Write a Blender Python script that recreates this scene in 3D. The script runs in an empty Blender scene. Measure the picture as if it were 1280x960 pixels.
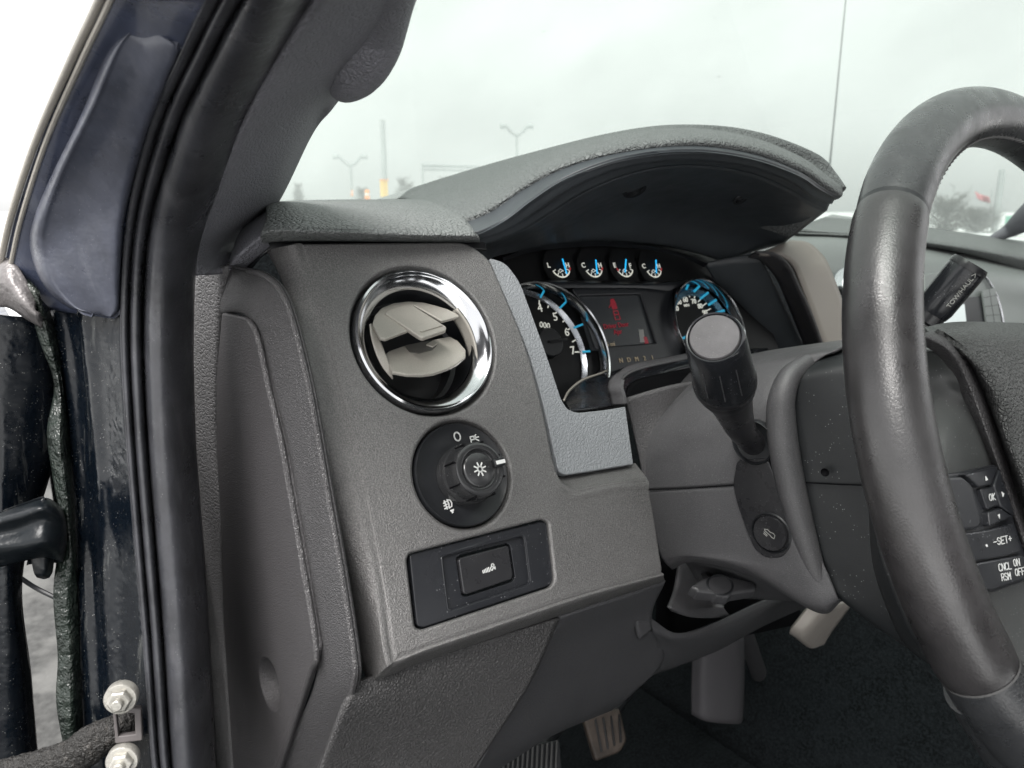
import bpy, math, random
from mathutils import Vector, Matrix
random.seed(7)
sc = bpy.context.scene
COL = sc.collection
# ------------------------------------------------------------------ survey of the photograph
# The cab is measured in metres from the phone's lens: X to the truck's right, Y ahead, Z up.
F = 950.0
YAW = math.radians(36); PIT = math.radians(12.75)
RT = Vector((math.cos(YAW), -math.sin(YAW), 0))
FW = Vector((math.sin(YAW)*math.cos(PIT), math.cos(YAW)*math.cos(PIT), -math.sin(PIT)))
UP = RT.cross(FW)
def ray(x, y): return FW + RT*((x-640)/F) + UP*((480-y)/F)
def X(x, y, v): d = ray(x, y); return d*(v/d.x)
def Y(x, y, v): d = ray(x, y); return d*(v/d.y)
def Z(x, y, v): d = ray(x, y); return d*(v/d.z)
def D(x, y, v): return ray(x, y)*v
class Frame:
    def __init__(s, o, n, up=Vector((0,0,1))):
        s.o = Vector(o); s.n = Vector(n).normalized()
        s.u = Vector(up).cross(s.n).normalized(); s.v = s.n.cross(s.u)
    def hit(s, x, y, h=0.0):
        d = ray(x, y); return d*(((s.o + s.n*h).dot(s.n))/d.dot(s.n))
    def uv(s, x, y, h=0.0):
        p = s.hit(x, y, h)-s.o; return (p.dot(s.u), p.dot(s.v))
    def P(s, a, b, h=0.0): return s.o + s.u*a + s.v*b + s.n*h
    def at(s, x, y, h=0.0): return Frame2(s.hit(x, y, h), s)
    def moved(s, p): f = Frame(s.o, s.n); f.o = Vector(p); f.u, f.v, f.n = s.u.copy(), s.v.copy(), s.n.copy(); return f
def Frame2(p, s): return s.moved(p)
def plane3(a, b, c):
    n = (b-a).cross(c-a).normalized()
    if n.dot(a) > 0: n = -n
    return Frame(a, n)
# ------------------------------------------------------------------ mesh helpers
def res(pts, n, cyclic=False):
    pts = [Vector(p) for p in pts]; m = len(pts)
    if m == 2: return [pts[0].lerp(pts[1], i/(n-1)) for i in range(n)]
    out = []
    span = m if cyclic else m-1
    for i in range(n):
        t = i/(n if cyclic else n-1)*span
        k = min(int(t), span-1); f = t-k
        g = (lambda j: pts[j % m]) if cyclic else (lambda j: pts[j] if 0 <= j < m else (pts[0]*2-pts[1] if j < 0 else pts[-1]*2-pts[-2]))
        a, b, c, d = g(k-1), g(k), g(k+1), g(k+2)
        out.append(0.5*((2*b)+(c-a)*f+(2*a-5*b+4*c-d)*f*f+(3*b-a-3*c+d)*f*f*f))
    return out
class MB:
    def __init__(s): s.v = []; s.f = []; s.flat = set()
    def grid(s, rows, cyc_u=False, cyc_v=False, face=True):
        n = len(rows[0]); b = len(s.v); m = len(rows)
        for r in rows: s.v += [Vector(p) for p in r]
        fs = []
        for j in range(m if cyc_v else m-1):
            for i in range(n if cyc_u else n-1):
                j2 = (j+1) % m; i2 = (i+1) % n
                fs.append((b+j*n+i, b+j*n+i2, b+j2*n+i2, b+j2*n+i))
        if face and fs:   # turn the sheet towards the lens side
            sm = 0
            for q in fs:
                a, c, d = s.v[q[0]], s.v[q[1]], s.v[q[3]]
                N = (c-a).cross(d-a); sm += N.dot((s.v[q[0]]))
            if sm > 0: fs = [tuple(reversed(q)) for q in fs]
        s.f += fs; return s
    def patch(s, rows, nu=24, nv=24, linear_v=False):
        R = [res(r, nu) for r in rows]
        if linear_v:
            out = []
            for j in range(len(R)-1):
                for k in range(nv):
                    out.append([R[j][i].lerp(R[j+1][i], k/nv) for i in range(nu)])
            out.append(R[-1])
        else:
            cols = [res([R[j][i] for j in range(len(R))], nv) for i in range(nu)]
            out = [[cols[i][j] for i in range(nu)] for j in range(nv)]
        return s.grid(out)
    def ring(s, fr, prof, seg=64, a0=0, a1=2*math.pi, cap0=False, cap1=False, sx=1.0, sy=1.0):
        full = abs(a1-a0-2*math.pi) < 1e-6
        m = seg if full else seg+1
        b = len(s.v); n = len(prof)
        for r, h in prof:
            for i in range(m):
                a = a0+(a1-a0)*i/seg
                s.v.append(fr.P(r*math.cos(a)*sx, r*math.sin(a)*sy, h))
        for j in range(n-1):
            for i in range(seg):
                i2 = (i+1) % m
                s.f.append((b+j*m+i2, b+j*m+i, b+(j+1)*m+i, b+(j+1)*m+i2))
        if cap0: s.f.append(tuple(b+i for i in reversed(range(m))) if full else tuple(b+i for i in range(m)))
        if cap1: s.f.append(tuple(b+(n-1)*m+i for i in range(m)))
        return s
    def tube(s, pts, rad, seg=20, cyclic=False, caps=True, flat=1.0, ref=None):
        n = len(pts); b = len(s.v); prev = None
        for k, p in enumerate(pts):
            a = pts[(k-1) % n] if (cyclic or k > 0) else pts[0]
            c = pts[(k+1) % n] if (cyclic or k < n-1) else pts[-1]
            t = (c-a).normalized()
            if ref is not None: e = ref - t*ref.dot(t)
            elif prev is None:
                e = Vector((0,0,1))-t*t.z
                if e.length < .2: e = Vector((1,0,0))-t*t.x
            else: e = prev-t*prev.dot(t)
            e.normalize(); prev = e; g = t.cross(e)
            r = rad(k/(n-1)) if callable(rad) else (rad[k] if isinstance(rad, (list, tuple)) else rad)
            for i in range(seg):
                an = 2*math.pi*i/seg
                s.v.append(p+e*(r*math.cos(an))+g*(r*flat*math.sin(an)))
        for k in range(n if cyclic else n-1):
            k2 = (k+1) % n
            for i in range(seg):
                i2 = (i+1) % seg
                s.f.append((b+k*seg+i, b+k2*seg+i, b+k2*seg+i2, b+k*seg+i2)[::-1])
        if caps and not cyclic:
            s.f.append(tuple(b+i for i in reversed(range(seg)))[::-1]); s.f.append(tuple(b+(n-1)*seg+i for i in range(seg))[::-1])
        return s
    def box(s, c, sx, sy, sz, M=None):
        b = len(s.v); c = Vector(c)
        for dx in (-1, 1):
            for dy in (-1, 1):
                for dz in (-1, 1):
                    p = Vector((dx*sx/2, dy*sy/2, dz*sz/2))
                    s.v.append(c + (M @ p if M else p))
        for q in ((0,1,3,2),(4,6,7,5),(0,4,5,1),(2,3,7,6),(0,2,6,4),(1,5,7,3)): s.f.append(tuple(b+i for i in q))
        return s
    def curve(s, fr, outline, th, bevel=0, holes=(), h=0.0, res_=3):
        """closed outline (2D, frame metres) with holes, top face at height h, thickness th below it"""
        cu = bpy.data.curves.new('c', 'CURVE'); cu.dimensions = '2D'; cu.fill_mode = 'BOTH'
        cu.extrude = max(th/2-bevel, 1e-5); cu.bevel_depth = bevel; cu.bevel_resolution = res_; cu.offset = -bevel
        for k, ol in enumerate([outline]+list(holes)):
            sp = cu.splines.new('POLY'); sp.points.add(len(ol)-1); sp.use_cyclic_u = True
            for p, q in zip(sp.points, ol): p.co = (q[0], q[1], 0, 1)
        s._obj(cu, fr, h-th/2); return s
    def text(s, fr, txt, size, x=0, y=0, h=0, th=.0003, rot=0, bold=0.0, sx=1.0):
        cu = bpy.data.curves.new('t', 'FONT'); cu.body = txt; cu.size = size; cu.extrude = th; cu.align_x = 'CENTER'; cu.align_y = 'CENTER'
        cu.offset = bold; cu.space_line = .85
        f2 = fr.moved(fr.P(x, y, 0)); ca, sa = math.cos(rot), math.sin(rot)
        u, v = f2.u*ca+f2.v*sa, f2.v*ca-f2.u*sa; f2.u, f2.v = u*sx, v
        s._obj(cu, f2, h); return s
    def _obj(s, data, fr, h):
        o = bpy.data.objects.new('tmp', data); COL.objects.link(o)
        bpy.context.view_layer.update()
        dg = bpy.context.evaluated_depsgraph_get()
        me = bpy.data.meshes.new_from_object(o.evaluated_get(dg))
        b = len(s.v)
        for v in me.vertices: s.v.append(fr.P(v.co.x, v.co.y, v.co.z+h))
        for p in me.polygons: s.f.append(tuple(b+i for i in p.vertices))
        bpy.data.objects.remove(o); bpy.data.meshes.remove(me)
    def strokes(s, fr, lines, w, h=.0004):
        for ln in lines:
            for (x0, y0), (x1, y1) in zip(ln, ln[1:]):
                dx, dy = x1-x0, y1-y0; L = math.hypot(dx, dy) or 1e-9; ux, uy = dx/L*w/2, dy/L*w/2
                b = len(s.v)
                for hh in (h, h-.0002):
                    for a, c in ((x0-ux+uy, y0-uy-ux), (x1+ux+uy, y1+uy-ux), (x1+ux-uy, y1+uy+ux), (x0-ux-uy, y0-uy+ux)):
                        s.v.append(fr.P(a, c, hh))
                s.f += [(b,b+1,b+2,b+3), (b+7,b+6,b+5,b+4)]+[(b+i, b+4+i, b+4+(i+1)%4, b+(i+1)%4) for i in range(4)]
        return s
    def build(s, name, mat, parent=None, solid=0, bevel=0, sub=0, angle=40, weld=False):
        me = bpy.data.meshes.new(name); me.from_pydata([tuple(v) for v in s.v], [], s.f); me.validate()
        me.materials.append(mat)
        for p in me.polygons: p.use_smooth = True
        try: me.set_sharp_from_angle(angle=math.radians(angle))
        except Exception: pass
        o = bpy.data.objects.new(name, me); COL.objects.link(o)
        if solid:
            m = o.modifiers.new('thickness', 'SOLIDIFY'); m.thickness = solid; m.offset = -1
        if bevel:
            m = o.modifiers.new('bevel', 'BEVEL'); m.width = bevel; m.segments = 3; m.limit_method = 'ANGLE'
        if sub:
            m = o.modifiers.new('sub', 'SUBSURF'); m.levels = sub; m.render_levels = sub
        if parent is not None:
            o.parent = parent
            root = parent; T = Matrix.Identity(4)
            while root.parent: root = root.parent
            o.matrix_parent_inverse = Matrix.Translation(root.location).inverted() if parent == root else Matrix.Identity(4)
            if parent != root: o.matrix_parent_inverse = Matrix.Identity(4)
            if root.type != 'EMPTY' : o.matrix_parent_inverse = Matrix.Identity(4)
        return o
def thing(name, label, cat, loc=(0,0,0), group=None):
    o = bpy.data.objects.new(name, None); COL.objects.link(o); o.location = loc; o.empty_display_size = .02
    o['label'] = label; o['category'] = cat
    if group: o['group'] = group
    return o
def tag(o, label, cat, group=None):
    o['label'] = label; o['category'] = cat
    if group: o['group'] = group
    return o
def structure(o): o['kind'] = 'structure'; return o
def rnd(pts, r, k=5):
    """round the corners of a 2D polygon; r one radius or one per corner"""
    out = []; n = len(pts)
    for i, p in enumerate(pts):
        rr = r[i] if isinstance(r, (list, tuple)) else r
        p = Vector(p[:2]); a = Vector(pts[i-1][:2]); c = Vector(pts[(i+1) % n][:2])
        if rr <= 0: out.append(p); continue
        da, dc = (a-p), (c-p); t = min(rr, da.length*.45, dc.length*.45)
        q0 = p+da.normalized()*t; q1 = p+dc.normalized()*t
        for j in range(k+1):
            f = j/k; out.append(q0*(1-f)**2+p*2*f*(1-f)+q1*f*f)
    return out
def circle(cx, cy, r, n=64): return [(cx+r*math.cos(2*math.pi*i/n), cy+r*math.sin(2*math.pi*i/n)) for i in range(n)]
# ------------------------------------------------------------------ materials
def mat(name, col, rough=.5, metal=0.0, spec=.5, grain=None, mottle=0.0, dust=None, coat=0.0, emit=None, streak=None, rnoise=0.0, col2=None, speck=None):
    """grain=(kind, cells per metre, strength, distance)  dust=(scale, amount, colour)"""
    m = bpy.data.materials.new(name); m.use_nodes = True; nt = m.node_tree; N = nt.nodes; L = nt.links
    b = N['Principled BSDF']; b.inputs['Base Color'].default_value = (*col, 1); b.inputs['Roughness'].default_value = rough
    b.inputs['Metallic'].default_value = metal; b.inputs['Specular IOR Level'].default_value = spec
    if coat: b.inputs['Coat Weight'].default_value = coat; b.inputs['Coat Roughness'].default_value = .08
    if emit: b.inputs['Emission Color'].default_value = (*emit[0], 1); b.inputs['Emission Strength'].default_value = emit[1]
    tc = N.new('ShaderNodeTexCoord'); co = tc.outputs['Object']
    def noise(sc_, det=3, ro=.6, vec=None):
        n = N.new('ShaderNodeTexNoise'); n.inputs['Scale'].default_value = sc_; n.inputs['Detail'].default_value = det; n.inputs['Roughness'].default_value = ro
        L.new(vec or co, n.inputs['Vector']); return n.outputs['Fac']
    def ramp(src, a, b_):
        r = N.new('ShaderNodeMapRange'); r.inputs[1].default_value = a; r.inputs[2].default_value = b_; L.new(src, r.inputs[0]); return r.outputs[0]
    def mul(a, k):
        r = N.new('ShaderNodeMath'); r.operation = 'MULTIPLY'
        L.new(a, r.inputs[0])
        if isinstance(k, (int, float)): r.inputs[1].default_value = k
        else: L.new(k, r.inputs[1])
        return r.outputs[0]
    def mix(fac, a, b_):
        x = N.new('ShaderNodeMix'); x.data_type = 'RGBA'
        L.new(fac, x.inputs[0])
        if isinstance(a, tuple): x.inputs[6].default_value = (*a, 1)
        else: L.new(a, x.inputs[6])
        x.inputs[7].default_value = (*b_, 1); return x.outputs[2]
    cur = tuple(col)
    if mottle:
        cur = mix(mul(ramp(noise(38, 4), .3, .7), 1.0), tuple(c*(1-mottle) for c in col), tuple(min(1, c*(1+mottle)) for c in col))
    if col2:
        cur = mix(ramp(noise(col2[1], 4), .45, .6), cur, col2[0])
    if speck:    # fine tonal grain of moulded or metallic-flake plastic
        k_ = speck[1]; cur = mix(ramp(noise(speck[0], 2, .8), .42, .62), cur, tuple(min(1, c*(1+k_)) for c in col))
    if streak:   # streaks of dried dirt running down
        mp = N.new('ShaderNodeMapping'); mp.inputs['Scale'].default_value = (1, 1, streak[3] if len(streak) > 3 else .12); L.new(co, mp.inputs['Vector'])
        f1 = ramp(noise(streak[0], 5, .65, mp.outputs[0]), .56, .74)
        cur = mix(mul(f1, streak[1]), cur, streak[2])
    if dust:
        v = N.new('ShaderNodeTexVoronoi'); v.inputs['Scale'].default_value = dust[0]; L.new(co, v.inputs['Vector'])
        spk = ramp(v.outputs['Distance'], .16, .08)
        sel = ramp(noise(dust[0]*.21, 1), .50, .56)
        cur = mix(mul(mul(spk, sel), dust[1]), cur, dust[2])
    if not isinstance(cur, tuple): L.new(cur, b.inputs['Base Color'])
    if rnoise:
        r = N.new('ShaderNodeMapRange'); L.new(noise(60, 5), r.inputs[0]); r.inputs[1].default_value = .3; r.inputs[2].default_value = .7
        r.inputs[3].default_value = max(0, rough-rnoise); r.inputs[4].default_value = min(1, rough+rnoise); L.new(r.outputs[0], b.inputs['Roughness'])
    if grain:
        kind, scl, st, dist = grain
        bp = N.new('ShaderNodeBump'); bp.inputs['Strength'].default_value = st; bp.inputs['Distance'].default_value = dist
        if kind == 'leather':
            # warped cells: irregular wrinkles, like moulded hide
            nz = N.new('ShaderNodeTexNoise'); nz.inputs['Scale'].default_value = scl*.8; nz.inputs['Detail'].default_value = 2; L.new(co, nz.inputs['Vector'])
            sb = N.new('ShaderNodeVectorMath'); sb.operation = 'SUBTRACT'; L.new(nz.outputs['Color'], sb.inputs[0]); sb.inputs[1].default_value = (.5,.5,.5)
            scv = N.new('ShaderNodeVectorMath'); scv.operation = 'SCALE'; L.new(sb.outputs[0], scv.inputs[0]); scv.inputs[3].default_value = 1.1/scl
            ad = N.new('ShaderNodeVectorMath'); L.new(co, ad.inputs[0]); L.new(scv.outputs[0], ad.inputs[1])
            vo = N.new('ShaderNodeTexVoronoi'); vo.feature = 'DISTANCE_TO_EDGE'; vo.inputs['Scale'].default_value = scl; L.new(ad.outputs[0], vo.inputs['Vector'])
            h1 = ramp(vo.outputs['Distance'], 0, .22)
            nn = noise(scl*3, 2)
            a = N.new('ShaderNodeMath'); a.operation = 'MULTIPLY_ADD'; L.new(nn, a.inputs[0]); a.inputs[1].default_value = .35; L.new(h1, a.inputs[2])
            L.new(a.outputs[0], bp.inputs['Height'])
        else:
            L.new(noise(scl, 3, .7), bp.inputs['Height'])
        L.new(bp.outputs[0], b.inputs['Normal'])
    return m
PAD = mat('pad_vinyl', (.15,.158,.157), .5, grain=('leather', 265, .8, .0016), spec=.45, mottle=.05)
PADH = mat('hood_vinyl', (.125,.132,.132), .5, grain=('leather', 265, .8, .0014), spec=.4, mottle=.05)
PILLAR = mat('pillar_vinyl', (.17,.17,.19), .55, grain=('leather', 420, .6, .0011), mottle=.05)
SIDE = mat('side_plastic', (.05,.049,.051), .42, grain=('leather', 760, .6, .0008), mottle=.08)
SIDEF = mat('fine_plastic', (.05,.048,.05), .42, grain=('noise', 800, .7, .0014), mottle=.1, dust=(600, .35, (.3,.3,.3)), speck=(1000,.4))
STRIPV = mat('strip_vinyl', (.12,.118,.12), .5, grain=('leather', 360, .55, .0011), mottle=.05)
TRIM = mat('trim_paint', (.138,.135,.134), .42, .7, grain=('noise', 1100, .6, .0012), mottle=.10, dust=(420, .3, (.4,.39,.37)), rnoise=.05, speck=(1300, .55))
INSERT = mat('insert_vinyl', (.20,.21,.222), .48, grain=('leather', 430, .5, .0008), mottle=.03)
KNEE = mat('knee_plastic', (.046,.045,.046), .5, grain=('leather', 520, .7, .0009), mottle=.08)
KNEE2 = mat('knee_dark_plastic', (.046,.046,.049), .5, grain=('noise', 700, .6, .0012), mottle=.1, dust=(600, .3, (.3,.3,.3)), speck=(900,.4))
UNDER = mat('hood_underside_plastic', (.044,.05,.056), .42, grain=('noise', 900, .25, .0005), mottle=.12, rnoise=.06)
CHROME = mat('chrome', (.62,.63,.65), .15, 1.0, rnoise=.05, dust=(600,.5,(.5,.5,.5)))
SATIN = mat('satin_silver', (.35,.33,.295), .42, .3, grain=('noise', 2000, .3, .0006), mottle=.05, speck=(1500,.15))
BLACK = mat('black_plastic', (.012,.013,.015), .4, grain=('noise', 2500, .08, .0003))
GLOSSY = mat('gloss_black', (.016,.017,.02), .22, spec=.5, dust=(420, .5, (.35,.36,.38)), rnoise=.1, grain=('noise', 300, .04, .0004))
KNOBM = mat('knob_rubber', (.024,.0245,.026), .22, spec=.8, dust=(520, .5, (.3,.3,.3)), rnoise=.06)
VOID = mat('void_black', (.004,.004,.005), .8, spec=.1)
WHITE = mat('white_print', (.62,.63,.62), .5)
LITNUM = mat('backlit_numeral', (.7,.7,.66), .5, emit=((.9,.9,.8), .05))
GREYPRINT = mat('grey_print', (.42,.42,.40), .5)
RED = mat('red_print', (.6,.05,.05), .5, emit=((.8,.05,.07), .02))
CYAN = mat('lit_cyan', (.02,.3,.5), .4, emit=((.02,.42,.85), .16))
TEAL = mat('tick_teal', (.03,.35,.5), .3, emit=((.02,.35,.6), .07))
ORANGEP = mat('orange_print', (.6,.3,.05), .5)
DIAL = mat('dial_face', (.004,.0042,.005), .5, spec=.3)
SCREEN = mat('screen', (.010,.011,.012), .25, emit=((.2,.22,.24), .008))
SCREENRED = mat('screen_red', (.18,.01,.02), .4, emit=((.9,.03,.07), .016))
COLM = mat('column_plastic', (.064,.063,.066), .42, grain=('noise', 1200, .4, .0008), mottle=.1, dust=(500, .35, (.35,.35,.36)), rnoise=.06, speck=(1300,.35))
COLM2 = mat('collar_plastic', (.012,.0135,.015), .5, grain=('noise', 1600, .25, .0005), mottle=.08, dust=(420, .7, (.3,.3,.3)))
STALK = mat('stalk_plastic', (.018,.018,.02), .3, rnoise=.08, dust=(500, .5, (.3,.3,.3)), grain=('noise', 300, .05, .0004))
CAPM = mat('stalk_cap_plastic', (.085,.081,.085), .5, grain=('noise', 1400, .4, .0008), mottle=.35, dust=(600,.5,(.3,.3,.3)))
RIM = mat('rim_leather', (.026,.0245,.0255), .31, grain=('leather', 620, .13, .0003), mottle=.35, rnoise=.09, spec=.9)
RIMTOP = mat('rim_smooth', (.024,.025,.027), .3, grain=('leather', 600, .14, .0004), mottle=.25, rnoise=.12, spec=.9)
THREAD = mat('thread', (.07,.07,.07), .6)
AIRBAG = mat('airbag_vinyl', (.04,.041,.041), .45, grain=('leather', 400, .8, .0013))
SPOKEM = mat('spoke_plastic', (.045,.047,.047), .5, grain=('noise', 1500, .3, .0006), dust=(520, .6, (.4,.4,.4)))
RUBBER = mat('seal_rubber', (.032,.033,.038), .36, grain=('noise', 160, .25, .0015), rnoise=.14, mottle=.35, streak=(70, .4, (.10,.10,.105), .2), dust=(500,.4,(.3,.3,.3)))
PAINT = mat('navy_paint', (.038,.045,.072), .3, coat=.5, mottle=.3, streak=(70, .4, (.12,.13,.155), .15), rnoise=.15)
FAIR = mat('fairing_plastic', (.055,.06,.08), .34, mottle=.3, streak=(55, .6, (.115,.12,.14), .12), dust=(600,.5,(.25,.25,.28)), grain=('noise', 60, .2, .003), rnoise=.12)
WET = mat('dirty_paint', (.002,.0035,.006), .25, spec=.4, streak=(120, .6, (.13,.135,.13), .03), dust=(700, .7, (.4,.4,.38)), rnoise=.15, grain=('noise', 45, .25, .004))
GREEN = mat('seam_sealer', (.010,.015,.012), .3, mottle=.6, grain=('noise', 110, .9, .006), streak=(60, .6, (.10,.11,.095), .3))
MUD = mat('hinge_paint', (.005,.007,.009), .3, spec=.35, grain=('noise', 90, .3, .002), streak=(80, .5, (.12,.12,.12), .4))
BOLT = mat('zinc', (.36,.35,.32), .38, .6, mottle=.35, grain=('noise', 500, .4, .001), rnoise=.15)
STRAP = mat('braided_boot', (.015,.014,.013), .5, grain=('noise', 300, 1, .004), streak=(260, .6, (.12,.11,.10), .3))
STEELB = mat('bracket_steel', (.30,.275,.25), .45, .2, mottle=.1)
CARPET = mat('carpet', (.007,.0085,.0095), .95, spec=.1, grain=('noise', 350, .9, .004), mottle=.5, speck=(260,1.2))
HEAD = mat('headliner', (.2,.2,.195), .9)
SNOW = mat('snow_ground', (.72,.74,.75), .8, col2=((.45,.44,.42), .35), mottle=.08)
CONC = mat('shaded_concrete', (.05,.05,.048), .6, mottle=.5, col2=((.11,.11,.105), 5), grain=('noise', 40, .5, .01))  # grey concrete with the truck's shadow put into its base colour
POLE = mat('pole_grey', (.30,.32,.32), .6)
EDGE = mat('glossy_edge', (.06,.058,.06), .28, spec=.7, grain=('leather', 760, .6, .0008))  # side plastic made slightly lighter and glossier for the ridges
TREE = mat('bare_twigs', (.11,.11,.105), .9)
SIGNG = mat('sign_green', (.08,.32,.22), .6)
ORANGE = mat('barrel_orange', (.75,.25,.06), .6)
YELLOW = mat('cabinet_yellow', (.65,.42,.1), .6)
FLAG = mat('flag_cloth', (.45,.18,.2), .8)
BEIGE = mat('beige_trim', (.24,.215,.195), .5, .1, grain=('noise', 1500, .2, .0004))
SILV = mat('silver_dash', (.17,.18,.178), .45, .15, grain=('noise', 1500, .2, .0005))
def glassmat():
    m = bpy.data.materials.new('windshield_glass'); m.use_nodes = True; nt = m.node_tree; N = nt.nodes; L = nt.links; N.clear()
    out = N.new('ShaderNodeOutputMaterial'); tr = N.new('ShaderNodeBsdfTransparent'); tr.inputs[0].default_value = (.715,.75,.728,1)
    gl = N.new('ShaderNodeBsdfGlossy'); gl.inputs['Roughness'].default_value = .03
    tl = N.new('ShaderNodeBsdfTranslucent'); tl.inputs[0].default_value = (.82,.87,.85,1)
    tc = N.new('ShaderNodeTexCoord'); nz = N.new('ShaderNodeTexNoise'); nz.inputs['Scale'].default_value = 5; nz.inputs['Detail'].default_value = 6; L.new(tc.outputs['Object'], nz.inputs['Vector'])
    mr = N.new('ShaderNodeMapRange'); mr.inputs[1].default_value = .35; mr.inputs[2].default_value = .75; mr.inputs[3].default_value = .10; mr.inputs[4].default_value = .20; L.new(nz.outputs['Fac'], mr.inputs[0])
    vo = N.new('ShaderNodeTexVoronoi'); vo.inputs['Scale'].default_value = 26; L.new(tc.outputs['Object'], vo.inputs['Vector'])
    sp = N.new('ShaderNodeMapRange'); sp.inputs[1].default_value = .07; sp.inputs[2].default_value = .04; L.new(vo.outputs['Distance'], sp.inputs[0])
    n2 = N.new('ShaderNodeTexNoise'); n2.inputs['Scale'].default_value = 9; L.new(tc.outputs['Object'], n2.inputs['Vector'])
    s2 = N.new('ShaderNodeMapRange'); s2.inputs[1].default_value = .6; s2.inputs[2].default_value = .66; s2.inputs[4].default_value = .35; L.new(n2.outputs['Fac'], s2.inputs[0])
    mm = N.new('ShaderNodeMath'); mm.operation = 'MULTIPLY'; L.new(sp.outputs[0], mm.inputs[0]); L.new(s2.outputs[0], mm.inputs[1])
    m1 = N.new('ShaderNodeMixShader'); L.new(mr.outputs[0], m1.inputs[0]); L.new(tr.outputs[0], m1.inputs[1]); L.new(tl.outputs[0], m1.inputs[2])
    dk = N.new('ShaderNodeBsdfDiffuse'); dk.inputs[0].default_value = (.1,.12,.12,1)
    m3 = N.new('ShaderNodeMixShader'); L.new(mm.outputs[0], m3.inputs[0]); L.new(m1.outputs[0], m3.inputs[1]); L.new(dk.outputs[0], m3.inputs[2])
    m2 = N.new('ShaderNodeMixShader'); m2.inputs[0].default_value = .03; L.new(m3.outputs[0], m2.inputs[1]); L.new(gl.outputs[0], m2.inputs[2])
    L.new(m2.outputs[0], out.inputs[0]); return m
GLASS = glassmat()
# ------------------------------------------------------------------ main planes
T = Frame(D(533, 424, .455), (0,-.887,.461))            # driver side of the dash
WT = math.radians(21.9)
WHEEL = Frame((.5,.147,-.118), (0,-math.cos(WT),math.sin(WT)))
CT = .45
CL = Frame((.5,.493,-.115), (0,-math.cos(CT),math.sin(CT)))   # instrument cluster
# =================================================================== DASHBOARD
dash = thing('dashboard', 'charcoal truck dashboard with grey painted trim, leather grained top pad and deep gauge hood', 'dashboard', (.3,.4,-.3))
# --- trim panel
vc = T.uv(533, 424); vr = .0462
kc = T.uv(579.5, 592); kr = .0312
m = MB()
ol = [T.uv(*q) for q in [(376,304),(583,302),(612,323),(660,436),(681,521),(691,573),(700,600),(717,611),(762,602),(809,597),(819,650),(829,717),(730,743),(537,808),(492,822),(478,731),(452,600),(426,491),(390,350)]]
ol = rnd(ol, [.004,.012,.006,.02,.02,.012,.008,.01,.02,.004,.02,.004,.03,.02,.003,.02,.02,.02,.02])
sw = [(509,700),(512,692),(678,649),(686,653),(694,725),(688,734),(528,787),(519,784)]
sw2 = [T.uv(*q) for q in sw]
m.curve(T, ol, .004, .0016, holes=[circle(*vc, vr+.0014), circle(*kc, kr+.0012), rnd(sw2, .003)])
# chamfer left and bottom
inner = [(376,304),(390,350),(408,420),(426,491),(440,545),(452,600),(466,670),(478,731),(490,818),(500,822),(537,808),(600,787),(730,743),(829,717)]
outer = [(334,312),(352,348),(374,415),(389,480),(399,540),(407,590),(424,665),(438,731),(455,838),(472,849),(520,831),(602,803),(730,760),(830,727)]
a = [T.hit(*q, -.0004) for q in inner]
pc_ = Vector(T.hit(620,600,0))
a0 = [T.hit(*q, .0001).lerp(pc_, .03) for q in inner]
mid = []; c = []
for i, (q, qi) in enumerate(zip(outer, inner)):
    if i <= 8: c.append(X(*q, .1465+ .001*math.sin(i)))
    else: c.append(T.hit(*q, -.016))
    pm = (T.hit((q[0]+qi[0]*2)/3, (q[1]+qi[1]*2)/3, -.001)); mid.append(pm)
c[9] = T.hit(*outer[9], -.013)
m.patch([a0, a, mid, c, [p+Vector((.004,.012,0)) for p in c]], 90, 14)
m.tube(res([T.hit(x-1.0,y,-.0012) for x,y in [(384,318),(390,350),(408,420),(426,491),(440,545),(452,600),(466,670),(478,731),(489,806)]], 60), .0009, 12)
# shelf under the insert
m.patch([[T.hit(697,622,.0001), T.hit(716,626,.0001), T.hit(764,616,.0001), T.hit(811,611,.0001)], [T.hit(699,606,-.0004), T.hit(717,614,-.0004), T.hit(762,605,-.0004), T.hit(810,600,-.0004)],
         [T.hit(694,592,-.012), T.hit(700,596,-.012), T.hit(745,588,-.012), T.hit(794,579,-.012)]], 24, 6)
trim = m.build('trim_panel', TRIM, dash)
# recess dishes
m = MB()
fv = T.moved(T.P(*vc)); fk = T.moved(T.P(*kc))
m.ring(fv, [(vr+.0035,-.0002), (vr+.0018,-.0006), (vr+.0009,-.0024), (vr+.0001,-.0055), (vr-.0002,-.008), (vr-.001,-.02)])
m.ring(fk, [(kr+.003,-.0002), (kr+.0014,-.0006), (kr+.0006,-.0022), (kr+.0001,-.004), (kr-.0006,-.006), (kr-.001,-.012)])
m.build('recess_lip', TRIM, dash)
# --- light grey bezel insert
m = MB()
fi = T.moved(T.P(0,0,-.006))
ins = [fi.uv(*q) for q in [(611,322),(632,328),(650,352),(664,390),(684,445),(702,500),(710,512),(722,516),(760,512),(782,508),(792,580),(745,588),(706,594),(698,589),(683,520),(662,440)]]
m.curve(fi, rnd(ins, [.003,.008,.006,.02,.02,.006,.004,.004,.02,.001,.001,.02,.004,.003,.02,.02]), .006, .0008)
m.build('bezel_insert', INSERT, dash)
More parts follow.
